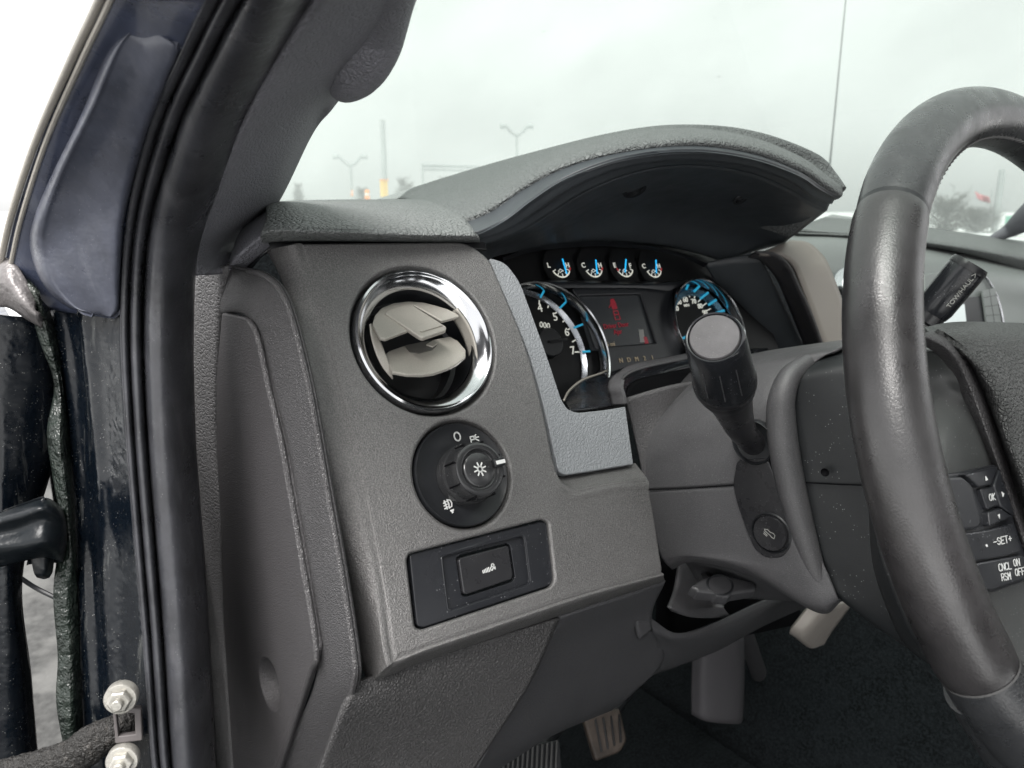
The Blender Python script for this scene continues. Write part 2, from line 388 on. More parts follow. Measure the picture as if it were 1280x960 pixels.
# --- side cover
m = MB()
def S(lst): return [X(x, y, v) for x, y, v in lst]
cA = S([(243,333,.119),(240,390,.119),(240,480,.119),(244,560,.119),(249,640,.120),(257,760,.121),(265,900,.122),(271,1010,.122)])
cB = S([(284,333,.128),(276,390,.128),(271,470,.128),(271,560,.128),(276,640,.128),(280,780,.128),(292,960,.128),(296,1010,.128)])
m.patch([cA, cB], 60, 6)
m.build('edge_strip', STRIPV, dash, solid=.003)
m = MB()
inr = S([(272,333,.1283),(274,388,.1283),(290,389.5,.1283),(306,394,.1283),(319,407,.1285),(327,430,.129),(342,495,.1293),(356,553,.1295),(366,604,.1295),(381,690,.1295),(397,800,.1295),(394,850,.1293),(377,894,.1292),(343,958,.1292),(314,1015,.1292)])
def off(l, k, dx, dy=0): return [Vector((p.x+dx, p.y+dy, p.z)) for p in l]
r2 = S([(284,331,.1285),(296,333,.1295),(312,336,.131),(330,341,.1325),(350,358,.1345),(366,392,.1350),(386,470,.1350),(400,545,.1350),(412,615,.1350),(429,712,.1350),(445,815,.1350),(446,852,.1350),(432,893,.1350),(404,958,.1350),(380,1015,.1350)])
r2a = [p.lerp(q, .05)+Vector((.0002,0,0)) for p, q in zip(r2, inr)]
r2m = [p.lerp(q, .13)+Vector((.0022,0,0)) for p, q in zip(r2, inr)]
r2b = [p*1.012+Vector((.0004,0,0)) for p in r2]; r2c = [p*1.09 for p in r2]
pit = [p+Vector((.012,0,0)) for p in inr]
m.patch([pit, inr, [p.lerp(q,.5) for p,q in zip(inr,r2)], r2m, r2a, r2, r2b, r2c], 160, 44)
# below the trim corner the cover turns down and back along its ridge
lowA = S([(395,800,.1295),(393,850,.1292),(377,894,.1292),(343,958,.1292),(314,1015,.1292)])
lowB = S([(446,820,.135),(446,856,.135),(430,890,.135),(404,960,.135),(380,1015,.135)])
m.build('side_cover', SIDE, dash, solid=.002)
# removable end panel with its finger hole
pe = plane3(X(275,420,.1272), X(390,800,.1262), X(290,950,.1272))
m = MB()
epo = [(278,391),(308,397),(322,418),(338,492),(352,552),(362,604),(377,690),(397,812),(388,845),(350,962),(330,1020),(298,1020),(292,960),(280,780),(276,640),(271,560),(271,470)]
hole = [(338+11.5*math.cos(t)*1.0+ -0.0*math.sin(t) + 7*math.sin(t)*.9, 855+33*math.sin(t)) for t in [2*math.pi*i/32 for i in range(32)]]
e2 = [pe.uv(*q) for q in epo]
h2 = [pe.uv(*q) for q in hole]
m.curve(pe, rnd(e2, [.002,.006,.004,.02,.02,.02,.02,.003,.003,.02,.01,.01,.02,.02,.02,.02,.01]), .004, .0013, holes=[h2], h=.0005)
ep = m.build('end_panel', SIDEF, dash)
m = MB()
hc = Vector((sum(p[0] for p in h2)/32, sum(p[1] for p in h2)/32))
rows = []
for k, (sc_, dd) in enumerate(((1.05,.0002),(1.0,-.001),(.96,-.006),(.9,-.012),(.6,-.015),(.02,-.016))):
    rows.append([pe.P(hc.x+(p[0]-hc.x)*sc_, hc.y+(p[1]-hc.y)*sc_, dd) for p in h2])
m.grid(rows, cyc_u=True)
m.build('finger_hole', SIDEF, ep)
m = MB()
ridge = [pe.hit(*q, .0003) for q in [(312,402),(322,422),(338,495),(352,556),(361,606),(376,692),(395,812),(386,846),(350,958),(330,1010)]]
m.tube(res(ridge, 80), .0017, 12)
m.build('ridge', EDGE, ep)
m = MB(); m.tube(res([p.lerp(q,.05)+Vector((-.0004,0,0)) for p,q in zip(r2, inr)][2:], 140), .0013, 12); m.build('cover_ridge', EDGE, dash)
# --- leather top pad: left wing
m = MB()
back = [(300,262,'Y',.62),(345,249,'Y',.60),(420,248,'Y',.62),(480,248,'Y',.66),(540,243,'Y',.70)]
def pts(l): return [(X if k == 'X' else Y if k == 'Y' else Z if k == 'Z' else D)(x, y, v) for x, y, k, v in l]
# pad rows run from the windshield towards the driver then roll under
rowsP = [
 [(334,262,'Y',.60),(341,252,'Y',.66),(420,249.5,'Y',.80),(500,249,'Y',.85),(560,248,'Y',.85)],
 [(334,268,'Y',.52),(341,254,'Y',.52),(420,252,'Y',.56),(500,250,'Y',.60),(575,252,'Y',.62)],
 [(333,280,'Y',.47),(341,268,'Y',.455),(420,266,'Y',.46),(510,266,'Y',.47),(580,270,'Y',.47)],
 [(328,290,'Y',.445),(338,280,'Y',.425),(420,279,'Y',.425),(510,281,'Y',.425),(590,284,'Y',.43)],
 [(324,297,'Y',.435),(337,287,'Y',.415),(420,288,'Y',.412),(510,291,'Y',.412),(594,292,'Y',.415)],
 [(325,303,'Y',.438),(338,294,'Y',.418),(420,294,'Y',.414),(510,297,'Y',.414),(597,298,'Y',.416)],
 [(326,310,'Y',.445),(339,303,'Y',.432),(420,302,'Y',.430),(510,303,'Y',.430),(600,303,'Y',.430)]]
m.patch([pts(r) for r in rowsP], 60, 50)
m.build('top_pad', PAD, dash, solid=.003)
m = MB()
m.patch([pts([(343,250,'Y',.62),(338,262,'Y',.50),(336,278,'Y',.445),(333,290,'Y',.428),(334,300,'Y',.432),(338,308,'Y',.44)]),
         pts([(322,266,'Y',.55),(320,276,'Y',.49),(318,288,'Y',.45),(315,302,'Y',.435),(316,312,'Y',.438),(322,322,'Y',.445)]),
         pts([(300,290,'Y',.50),(298,300,'Y',.475),(296,310,'Y',.455),(294,322,'Y',.445),(298,330,'Y',.448),(306,336,'Y',.452)]),
         pts([(288,320,'Y',.50),(286,325,'Y',.485),(285,330,'Y',.47),(285,336,'Y',.46),(290,340,'Y',.462),(296,344,'Y',.466)])], 40, 40)
m.build('pad_end', PILLAR, dash, solid=.002)
# dark gap strip between pad and trim
m = MB()
m.patch([pts([(300,333,'Y',.455),(340,300,'Y',.442),(450,298,'Y',.44),(605,300,'Y',.44)]), pts([(306,345,'Y',.455),(345,312,'Y',.44),(450,308,'Y',.436),(608,312,'Y',.436)])], 40, 6)
m.build('gap_strip', BLACK, dash, solid=.002)
# --- gauge hood: outer skin, lip and underside
sil = [(500,249,.90),(560,224,.80),(620,205,.72),(680,189,.62),(740,175,.55),(800,166,.505),(850,165,.48),(900,169,.47),(950,181,.455),(1000,202,.44),(1030,223,.42),(1050,241,.397)]
lipo = [(540,272,.50),(575,276,.47),(612,262,.452),(655,234,.435),(700,210,.415),(760,191,.392),(830,180,.375),(890,179,.368),(950,190,.37),(1000,210,.376),(1028,229,.384),(1050,244,.393)]
lipi = [(560,290,.455),(592,294,.43),(630,276,.425),(665,250,.412),(706,224,.396),(765,202,.378),(830,191,.366),(890,191,.362),(950,202,.366),(1000,221,.374),(1024,237,.384),(1047,249,.394)]
und0 = [(575,300,.45),(600,300,.435),(640,284,.43),(675,260,.415),(715,234,.40),(770,212,.385),(832,201,.375),(890,201,.372),(948,211,.376),(995,230,.383),(1016,246,.392),(1040,255,.401)]
L = lambda l: [Y(x, y, v) for x, y, v in l]
def mixrow(a, b, f, lift=0): return [p.lerp(q, f)+Vector((0,0,lift)) for p, q in zip(a, b)]
m = MB()
A, B, Cc, U0 = L(sil), L(lipo), L(lipi), L(und0)
back2 = [p+Vector((0,.25,-.03)) for p in A]
back2[0] = A[0]+Vector((0,.1,-.004)); back2[-1] = A[-1]+Vector((0,.05,-.04)); back2[-2] = A[-2]+Vector((0,.14,-.03))
m.patch([back2, A, mixrow(A, B, .35, .0035), mixrow(A, B, .7, .0045), mixrow(A, B, .92, .0025), B, [p+Vector((0,.005,-.0025)) for p in B]], 90, 60)
m.build('gauge_hood', PADH, dash, solid=.002)
m = MB()
U1 = L([(590,306,.44),(606,305,.44),(648,290,.438),(686,268,.425),(726,243,.412),(776,221,.40),(834,208,.392),(888,208,.39),(942,218,.392),(986,236,.396),(1010,252,.402),(1034,263,.41)])
m.patch([[p+Vector((0,.005,.0005)) for p in B], mixrow(B, Cc, .25, -.0012), mixrow(B, Cc, .6, -.0012), Cc, mixrow(Cc, U0, .5, .002), U0, mixrow(U0, U1, .5, .003), U1], 90, 30)
U2 = L([(600,318,.47),(612,312,.48),(640,304,.495),(668,296,.50),(700,285,.50),(740,272,.50),(790,262,.50),(840,262,.50),(890,270,.50),(935,285,.495),(965,296,.48),(985,300,.465)])
U3 = L([(606,330,.49),(616,322,.50),(640,316,.525),(670,311,.535),(705,307,.538),(745,304,.54),(790,305,.54),(835,309,.54),(875,318,.54),(905,326,.53),(930,318,.515),(975,306,.50)])
m.patch([U1, U2, U3], 90, 30)
m.build('hood_underside', UNDER, dash, solid=.002)
for (x, y, w, yy, s) in ((793,237,13,.450,1.0),(925,249,8,.452,.7)):
    m = MB(); fr = Frame(Y(x, y, yy-.006), (-.1,-.55,-.8), up=Vector((0,1,.2)))
    m.ring(fr, [(.010*s,.0), (.0095*s,.0012), (.0065*s,.001), (.006*s,-.002), (.001,-.002)], 24, cap1=True)
    m.build('screw_plug', BLACK, dash)
# --- knee panel below the trim
m = MB()
k0 = [T.hit(447,853,-.012), T.hit(520,829,-.014), T.hit(602,802,-.014), T.hit(700,773,-.014)]
m.patch([k0, [Y(428,890,.322), Y(500,880,.325), Y(590,870,.327), Y(660,860,.327)],
            [Y(398,970,.335), Y(470,970,.335), Y(550,970,.335), Y(588,970,.335)], [Y(380,1020,.34), Y(450,1020,.34), Y(530,1020,.34), Y(566,1020,.34)]], 40, 40)
m.build('knee_panel', KNEE, dash, solid=.003)
m = MB()
m.patch([[T.hit(698,772,-.015), T.hit(740,758,-.015), T.hit(790,742,-.016), T.hit(832,726,-.018)],
         [Y(678,808,.332), Y(725,795,.345), Y(770,785,.35), Y(815,772,.35)],
         [Y(654,850,.334), Y(710,850,.355), Y(770,842,.375), Y(830,825,.385)],
         [Y(610,930,.34), Y(660,925,.36), Y(720,900,.385), Y(790,868,.40)],
         [Y(585,974,.345), Y(625,960,.375), Y(690,920,.41), Y(765,888,.43)]], 36, 40)
# right arm of the panel, running under the column
m.patch([[Y(812,772,.352), Y(850,792,.362), Y(900,776,.385), Y(958,750,.41), (Y(1010,735,.43))],
         [Y(815,790,.356), Y(850,800,.362), Y(905,784,.385), Y(962,758,.41), (Y(1010,742,.43))],
         [Y(822,808,.372), Y(860,808,.38), Y(910,793,.395), Y(966,764,.42), (Y(1010,750,.44))],
         [Y(800,850,.40), Y(850,832,.41), Y(900,812,.43), Y(960,780,.45), (Y(1010,760,.47))]], 40, 20)
m.patch([[Y(828,727,.345), Y(820,738,.35), Y(815,750,.352), Y(813,768,.352), Y(816,788,.354)],
         [Y(806,733,.34), Y(802,745,.345), Y(798,760,.348), Y(796,780,.35), Y(800,800,.352)]], 20, 6)
m.tube(res([Y(697,779,.331), Y(676,813,.3315), Y(652,855,.3335), Y(612,927,.337), Y(588,970,.342)], 30), .0009, 8)
m.build('lower_knee_panel', KNEE2, dash, solid=.003)
# notch interior
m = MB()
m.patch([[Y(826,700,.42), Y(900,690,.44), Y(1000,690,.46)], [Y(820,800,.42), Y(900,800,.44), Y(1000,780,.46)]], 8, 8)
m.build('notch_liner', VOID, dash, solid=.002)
# --- right side of the dash beyond the cluster
m = MB()
m.patch([[Y(988,300,.47), Y(1010,303,.46), Y(1028,318,.45), Y(1040,340,.44), Y(1062,400,.43), Y(1085,470,.42)],
         [Y(950,316,.47), Y(975,318,.46), Y(992,330,.45), Y(1003,355,.44), Y(1020,400,.43), Y(1045,470,.42)]], 40, 8)
m.build('side_bezel', BEIGE, dash, solid=.004)
m = MB()
m.patch([[Y(945,316,.471), Y(968,318,.461), Y(985,332,.451), Y(997,357,.441), Y(1016,400,.431), Y(1040,470,.421)],
         [Y(935,322,.49), Y(950,326,.48), Y(968,345,.475), Y(980,370,.47), Y(1000,420,.465), Y(1020,470,.46)]], 40, 6)
m.build('bezel_edge', SIDEF, dash, solid=.002)
m = MB()
m.patch([[Y(880,330,.53), Y(915,322,.51), Y(950,318,.49)], [Y(905,370,.53), Y(935,380,.51), Y(985,390,.485)],
         [Y(935,410,.53), Y(960,430,.51), Y(1010,440,.48)], [Y(960,450,.53), Y(990,470,.51), Y(1040,480,.47)]], 20, 20)
m.build('bezel_wall', UNDER, dash, solid=.002)
m = MB()
m.patch([[Y(1040,268,.9), Y(1130,280,.72), Y(1200,290,.65), Y(1300,304,.60)],
         [Y(1000,283,.60), Y(1100,290,.56), Y(1200,300,.53), Y(1300,318,.50)],
         [Y(995,290,.56), Y(1100,296,.53), Y(1200,308,.50), Y(1300,326,.47)],
         [Y(993,296,.57), Y(1100,302,.54), Y(1200,316,.51), Y(1300,345,.48)]], 40, 20)
m.build('passenger_pad', PAD, dash, solid=.004)
m = MB()
m.patch([[Y(990,297,.575), Y(1100,303,.545), Y(1170,318,.525), Y(1300,346,.485)], [Y(990,302,.573), Y(1100,309,.543), Y(1170,325,.523), Y(1300,353,.483)]], 30, 4)
m.build('pad_shadow_strip', BLACK, dash, solid=.002)  # black strip painting the shadow line below the passenger pad
m = MB()
m.patch([[Y(980,288,.62), Y(1060,290,.60), Y(1150,298,.58), Y(1310,326,.54)], [Y(985,303,.53), Y(1060,305,.52), Y(1150,318,.50), Y(1300,350,.46)], [Y(1000,340,.50), Y(1070,350,.49), Y(1160,370,.47), Y(1300,390,.44)],
         [Y(1030,420,.47), Y(1090,430,.46), Y(1180,440,.44), Y(1300,450,.42)], [Y(1060,560,.46), Y(1120,560,.45), Y(1200,560,.43), Y(1300,560,.41)]], 30, 30)
m.build('centre_panel', SILV, dash, solid=.004)
# --- centre vent ring behind the wheel
cv = thing('centre_air_vent', 'round chrome ringed air vent half hidden behind the steering wheel rim', 'air vent', Y(1068,368,.47))
fr = Frame(Y(1072,368,.468), (0,-.93,.36))
m = MB(); m.ring(fr, [(.034,-.01),(.034,.002),(.032,.005),(.029,.003),(.0275,-.012)], 64); m.build('chrome_ring', CHROME, cv)
m = MB(); m.ring(fr, [(.0275,-.001),(.0272,-.015),(.002,-.016)], 48, cap1=True); m.build('housing', VOID, cv)
m = MB(); m.box(fr.P(0,.003,-.002), .052, .014, .0025); m.box(fr.P(0,-.013,-.002), .044, .014, .0025); m.build('louver', SATIN, cv, bevel=.0006)
# --- centre display unit
cs = thing('centre_stack', 'silver arched centre stack with small display screen behind the column shift lever', 'control panel', Y(1200,400,.43))
fc = Frame(Y(1190,390,.455), (0,-.95,.30))
def puv(fr, l, h=0): return [fr.uv(x, y, h) for x, y in l]
m = MB(); m.curve(fc, rnd(puv(fc, [(1150,344),(1195,338),(1228,348),(1243,372),(1252,430),(1150,440)]), [.002,.01,.012,.01,.004,.002]), .008, .002, h=.006); m.build('surround', SILV, cs)
m = MB()
arc = [fc.hit(*q, .009) for q in [(1225,340),(1236,352),(1245,368),(1251,388),(1255,410),(1257,430)]]
m.tube(res(arc, 40), .0018, 10); m.build('chrome_strip', CHROME, cs)
m = MB(); m.curve(fc, rnd(puv(fc, [(1160,376),(1216,372),(1226,410),(1162,412)]), .002), .004, .001, h=.009); m.build('screen_frame', BLACK, cs)
m = MB(); m.curve(fc, puv(fc, [(1160,386),(1196,382),(1199,412),(1160,412)]), .001, h=.0096); m.build('screen', mat('pale_screen', (.3,.32,.32), .2, emit=((.5,.56,.56), .1)), cs)
m = MB(); m.curve(fc, rnd(puv(fc, [(1216,366),(1232,362),(1240,410),(1222,410)]), .001), .003, .0006, h=.0125); m.build('button_panel', SILV, cs)
m = MB()
g = puv(fc, [(1216,366),(1232,362),(1240,410),(1222,410)])
for t in (.2,.45,.7): m.strokes(fc, [[(g[0][0]*(1-t)+g[3][0]*t, g[0][1]*(1-t)+g[3][1]*t), (g[1][0]*(1-t)+g[2][0]*t, g[1][1]*(1-t)+g[2][1]*t)]], .0007, .0128)
m.strokes(fc, [[((g[0][0]+g[1][0])/2, (g[0][1]+g[1][1])/2), ((g[2][0]+g[3][0])/2, (g[2][1]+g[3][1])/2)]], .0007, .0128)
m.build('button_gap', BLACK, cs)
# =================================================================== DRIVER'S AIR VENT
av = thing('air_vent', 'round chrome ringed air vent with open silver louvers at the left dash end', 'air vent', fv.o)
R = .0453
m = MB(); m.ring(fv, [(R,-.012),(R,-.001),(R-.0006,.0008),(R-.0018,.0014),(R-.0026,.0008),(R-.0032,-.0002),(R-.0042,-.0007),(R-.0072,-.0032),(R-.0098,-.0062),(R-.0103,-.0072),(R-.0100,-.009)], 128)
m.build('chrome_ring', CHROME, av)
m = MB(); m.ring(fv, [(R-.0101,-.0085),(R-.0101,-.03),(R-.013,-.031),(R-.013,-.045),(.002,-.046)], 64, cap1=True); m.build('barrel', BLACK, av)
def vane(p, n, px_ol, th, name, r=.002, holes=()):
    fr = Frame(p, n, up=Vector((0,1,0)))
    mm = MB(); mm.curve(fr, rnd(puv(fr, px_ol), r), th, th*.3, holes=[puv(fr, hh) for hh in holes])
    return mm.build(name, SATIN, av), fr
def q5(l): return [(430+x/5.333, 320+y/5.333) for x, y in l]
o1, f1 = vane(T.hit(515,408,.0), (0,-.45,.89), q5([(190,450),(205,395),(250,345),(330,312),(430,300),(530,308),(610,328),(690,352),(760,388),(770,402),(650,432),(470,330),(300,372),(446,488),(275,552),(238,542)]), .0022, 'upper_louver', .0008)
o1b, f1b = vane(f1.P(0,0,.0012), (0,-.45,.89), q5([(270,378),(300,352),(420,318),(450,322),(684,470),(680,492),(525,545),(500,535)]), .0028, 'louver_tab', .0012)
m = MB(); q = [f1b.hit(*p, .0004) for p in q5([(512,505),(655,462)])]; m.tube(res(q, 8), .0005, 8); o = m.build('tab_lip', SATIN, av)
o2, f2 = vane(T.hit(535,446,-.004), (0,-.45,.89), q5([(272,655),(300,632),(390,600),(500,575),(600,556),(650,545),(705,535),(760,565),(812,625),(812,670),(760,715),(690,750),(600,780),(520,790),(420,788),(322,770)]), .0024, 'lower_louver', .0006)
m = MB(); m.curve(f2, rnd(puv(f2, q5([(405,600),(436,642),(500,652),(590,628),(618,600),(590,565),(500,580)])), .0008), .0006, h=.0004); m.build('notch_shade', mat('shaded_satin', (.09,.088,.08), .5), o2)  # thin dark plate painting the shade of the louver's recess
m = MB(); m.curve(f2, rnd(puv(f2, q5([(545,600),(590,572),(622,592),(590,615)])), .0004), .002, .0003, h=.0014); m.build('louver_pivot', SATIN, o2)
m = MB()
m.patch([[fv.hit(463.5,405,-.004), fv.hit(464,420,-.004), fv.hit(470,442,-.004), fv.hit(479,460,-.004), fv.hit(491,474,-.004)], [fv.hit(464,404,-.006), fv.hit(474,422,-.004), fv.hit(481,440,-.003), fv.hit(487,456,-.003), fv.hit(491.5,473,-.004)]], 16, 6); m.build('side_plate', SATIN, av, solid=.001); m = MB()
m.patch([[fv.P(R-.016,.019,-.004), fv.P(R-.0110,.008,-.004), fv.P(R-.0098,-.004,-.004), fv.P(R-.0115,-.016,-.004)], [fv.P(R-.018,.019,-.012), fv.P(R-.0135,.008,-.012), fv.P(R-.0118,-.004,-.012), fv.P(R-.0122,-.016,-.012)]], 16, 6)
m.build('side_plate', SATIN, av, solid=.001)
# =================================================================== HEADLIGHT SWITCH
hs = thing('headlight_switch', 'round black headlight dial with ribbed knob and white icons below the air vent', 'switch', fk.o)
R = kr-.0008
m = MB(); m.ring(fk, [(R,-.010),(R,-.0012),(R-.0006,-.0004),(R-.0014,-.001),(R-.006,-.0028),(R-.010,-.0036),(.012,-.004)], 96, cap1=True); m.build('bezel', BLACK, hs)
kb = fk.moved(fk.P(.0016,-.0010,0)); r = .0166
m = MB()
prof = [(r+.0012,-.0035),(r+.0012,.0035),(r+.0004,.0045),(r-.0002,.006),(r-.0006,.0145),(r-.0014,.0165),(r-.003,.0172),(r-.0048,.0168),(r-.0056,.0150),(r-.0062,.0148),(r-.0068,.0156),(r-.0076,.0160),(.0005,.0160)]
m.ring(kb, prof, 96, cap1=True)
kn = m.build('knob', KNOBM, hs)
m = MB()
for k in range(8):
    a_ = math.radians(20+45*k)
    p0 = kb.P(math.cos(a_)*(r-.0002), math.sin(a_)*(r-.0002), .0105); d = (kb.u*math.cos(a_)+kb.v*math.sin(a_)); tt = kb.n.cross(d)
    m.box(p0, .0011, .0008, .011, Matrix((d, tt, kb.n)).transposed())
m.build('knob_rib', VOID, kn)
m = MB(); m.box(kb.P(.0128,.0012,.0172), .0072, .0046, .0024, Matrix((kb.u, kb.v, kb.n)).transposed()); m.build('pointer', BLACK, kn, bevel=.0005)
m = MB(); m.strokes(kb, [[(.0112,.0012),(.0152,.0012)]], .0022, .0187); m.build('pointer_mark', WHITE, kn)
def icon_sun(fr, x, y, s, h, w):
    c8 = [(x+s*.42*math.cos(t*math.pi/8), y+s*.42*math.sin(t*math.pi/8)) for t in range(17)]
    ls = [c8]+[[(x+s*.68*math.cos(t*math.pi/4+.2), y+s*.68*math.sin(t*math.pi/4+.2)), (x+s*1.05*math.cos(t*math.pi/4+.2), y+s*1.05*math.sin(t*math.pi/4+.2))] for t in range(8)]
    return ls
m = MB(); m.strokes(kb, icon_sun(kb, 0,0,.0036,0,0), .0008, .0164); m.build('icon', WHITE, kn); m = MB()
def su(x, y, h=-.0025): return fk.uv(x, y, h)
ox, oy = su(571,546)
m.strokes(fk, [[(ox+.0020*math.cos(t*math.pi/8), oy+.0025*math.sin(t*math.pi/8)) for t in range(17)]], .0008, -.0018)
px_, py_ = su(592,549)
s = .0024
m.build('icon', WHITE, hs); m = MB()
m.strokes(fk, [[(px_-s*1.0,py_-s*1.1),(px_-s*1.0,py_+s*.7),(px_+.0*s,py_+s*.7),(px_+s*.1,py_+s*.3),(px_,py_-s*.1),(px_-s*1.0,py_-s*.1)],
               [(px_+s*.5,py_+s*.3),(px_+s*1.4,py_+s*.3)],[(px_+s*.4,py_+s*.7),(px_+s*1.2,py_+s*1.3)],[(px_+s*.4,py_-s*.1),(px_+s*1.2,py_-s*.6)],[(px_+s*.5,py_+s*.7),(px_+s*.5,py_-s*.1)]], .0007, -.0018)
fx, fy = su(560,630)
s = .0020
m.build('icon', WHITE, hs); m = MB()
m.strokes(fk, [[(fx-.1*s,fy+s*1.2),(fx+s*.8,fy+s*.9),(fx+s*1.1,fy),(fx+s*.8,fy-s*.9),(fx-.1*s,fy-s*1.2),(fx+.1*s,fy),(fx-.1*s,fy+s*1.2)],
               [(fx-s*.5,fy+s*.8),(fx-s*1.5,fy+s*.5)],[(fx-s*.5,fy+.0),(fx-s*1.5,fy-s*.3)],[(fx-s*.5,fy-s*.8),(fx-s*1.5,fy-s*1.1)],[(fx-s*1.1,fy+s*1.1),(fx-s*.8,fy-s*1.3)],
               [(fx+s*.1,fy-s*2.0),(fx+s*1.1,fy-s*1.9)],[(fx+s*.3,fy-s*2.3),(fx+s*.9,fy-s*2.2)],[(fx+s*.5,fy-s*2.7),(fx+s*.7,fy-s*2.6)]], .00065, -.0018)
m.build('icon', WHITE, hs)
# =================================================================== SWITCH PANEL
sp = thing('switch_panel', 'gloss black rectangular panel with one rocker button under the headlight dial', 'switch', T.hit(600,716,0))
ft = T.moved(T.P(0,0,-.003))
o_out = rnd(puv(ft, [(512,695),(515,692),(678,651),(684,655),(692,724),(687,732),(529,785),(521,782)]), .003)
fr_in = rnd(puv(ft, [(552,697),(555,694),(652,669),(656,672),(663,726),(660,731),(564,763),(560,761)]), .002)
m = MB(); m.curve(ft, o_out, .006, .0008, holes=[fr_in]); m.build('frame', GLOSSY, sp)
ft2 = ft.moved(ft.P(0,0,-.0025))
bt_hole = rnd(puv(ft2, [(570,698),(574,694),(634,679),(638,682),(644,722),(641,727),(582,746),(577,744)]), .001)
m = MB(); m.curve(ft2, rnd(puv(ft2, [(549,692),(656,665),(667,731),(560,768)]), .002), .004, .0004, holes=[bt_hole])
m.build('button_surround', GLOSSY, sp)
m = MB(); m.tube([ft.P(p[0], p[1], -.0006) for p in fr_in], .0006, 8, cyclic=True); m.build('frame_lip', GLOSSY, sp)
m = MB(); m.curve(ft2, rnd(puv(ft2, [(573,700),(576,697),(633,682),(636,684),(641,720),(639,724),(583,743),(579,741)], .0015), .0012), .008, .0008, h=.0018)
bt = m.build('button', STALK, sp)
ft3 = ft2.moved(ft2.P(0,0,.0018)); ix, iy = ft3.uv(611,712)
m = MB(); s = .0014
ls = [[(ix-s*3.0+s*.75*k, iy-s*.55-s*.05*k), (ix-s*3.0+s*.75*k, iy+s*.35+s*.12*k)] for k in range(5)]
ls += [[(ix+s*1.6, iy+s*.9),(ix+s*.9,iy+s*.5),(ix+s*.8,iy-s*.4),(ix+s*1.4,iy-s*.7),(ix+s*2.2,iy+s*.3),(ix+s*2.9,iy-s*.5),(ix+s*3.0,iy+s*.3)],
       [(ix+s*2.2+s*.6*math.cos(t), iy+s*1.2+s*.6*math.sin(t)) for t in [0,.8,1.6,2.4,3.2,4.0,4.8,5.6,6.28]]]
m.strokes(ft3, ls, .00055, .0004); m.build('icon', WHITE, bt)
# =================================================================== INSTRUMENT CLUSTER
ic = thing('instrument_cluster', 'black instrument cluster with blue lit needles, two chrome ringed dials and small display', 'gauge cluster', (.5,.52,-.2))
m = MB()
hpx = [(600,300),(640,296),(760,290),(850,300),(910,320),(960,400),(990,480),(900,500),(700,545),(640,500)]
m.curve(CL, puv(CL, hpx, -.014), .01, h=-.014); m.build('backing', DIAL, ic)
m = MB()   # moulded mask round the top gauges
m.patch([[CL.hit(628,322,.004), CL.hit(670,309,.004), CL.hit(740,303,.004), CL.hit(800,306,.004), CL.hit(850,316,.004), CL.hit(885,330,.004)],
         [CL.hit(630,326,-.006), CL.hit(671,314,-.006), CL.hit(740,308,-.006), CL.hit(800,311,-.006), CL.hit(848,320,-.006), CL.hit(880,334,-.006)]], 40, 5)
m.patch([[CL.hit(668,350,-.010), CL.hit(720,350,-.010), CL.hit(800,352,-.010), CL.hit(860,350,-.010)], [CL.hit(668,353,-.002), CL.hit(720,353,-.002), CL.hit(800,355,-.002), CL.hit(860,353,-.002)],
         [CL.hit(690,360,-.002), CL.hit(722,360,-.002), CL.hit(800,360,-.002), CL.hit(835,364,-.002)]], 40, 8)
m.curve(CL, rnd(puv(CL, [(712,358),(838,356),(846,372),(838,392),(842,420),(862,452),(740,478),(760,452),(756,428),(742,398)], -.006), .008), .006, .0015, holes=[rnd(puv(CL, [(724,370),(801,368),(820,428),(745,434)], -.006), .001)], h=-.006)
m.build('mask', mat('mask_plastic', (.02,.022,.026), .35), ic)
m = MB(); m.curve(CL, puv(CL, [(718,366),(806,364),(826,432),(740,438)], -.009), .002, h=-.009); scn = m.build('display', SCREEN, ic)
def small(fr, x, y, h): p = fr.uv(x, y, h); return p
m = MB(); fs = CL.moved(CL.P(0,0,-.009))
cx, cy = fs.uv(769,388)
m.curve(fs, rnd([(cx-.0022,cy+.0115),(cx+.0022,cy+.0115),(cx+.0034,cy+.007),(cx+.0034,cy+.001),(cx-.0034,cy+.001),(cx-.0034,cy+.007)], .0015), .0004, h=.0003)
m.curve(fs, rnd([(cx-.0033,cy+.0),(cx+.0033,cy+.0),(cx+.0036,cy-.0095),(cx-.0036,cy-.0095)], .0008), .0004, holes=[[(cx-.0022,cy-.0012),(cx+.0022,cy-.0012),(cx+.0024,cy-.0035),(cx-.0024,cy-.0035)], [(cx-.0024,cy-.0048),(cx+.0024,cy-.0048),(cx+.0025,cy-.0085),(cx-.0025,cy-.0085)]], h=.0003)
m.strokes(fs, [[(cx-.0036,cy+.006),(cx-.0066,cy+.0032)]], .001)
tx, ty = fs.uv(770,407); m.text(fs, 'Driver Door', .0068, tx, ty, .0003, sx=.9)
tx, ty = fs.uv(772,415); m.text(fs, 'Ajar', .0068, tx, ty, .0003, sx=.9)
m.curve(fs, rnd(puv(fs, [(804,421),(808,421),(811,430),(806,430)]), .0005), .0004, h=.0003)
m.build('warning_text', SCREENRED, scn)
m = MB(); m.curve(fs, puv(fs, [(798,412),(804,412),(806,428),(800,428)]), .0004, h=.0003); m.build('gear_icon', GREYPRINT, scn)
m = MB(); p = CL.uv(763,430.5,-.006); m.text(CL, '5 mi', .006, p[0], p[1], -.0055)
for k, chx in enumerate('NDM21'):
    p = CL.uv(776+9.8*k, 451-.9*k, -.006); m.text(CL, chx, .0062, p[0], p[1], -.0055)
m.build('gear_letter', mat('dim_print', (.3,.26,.2), .5, emit=((.9,.7,.4), .012)), ic)
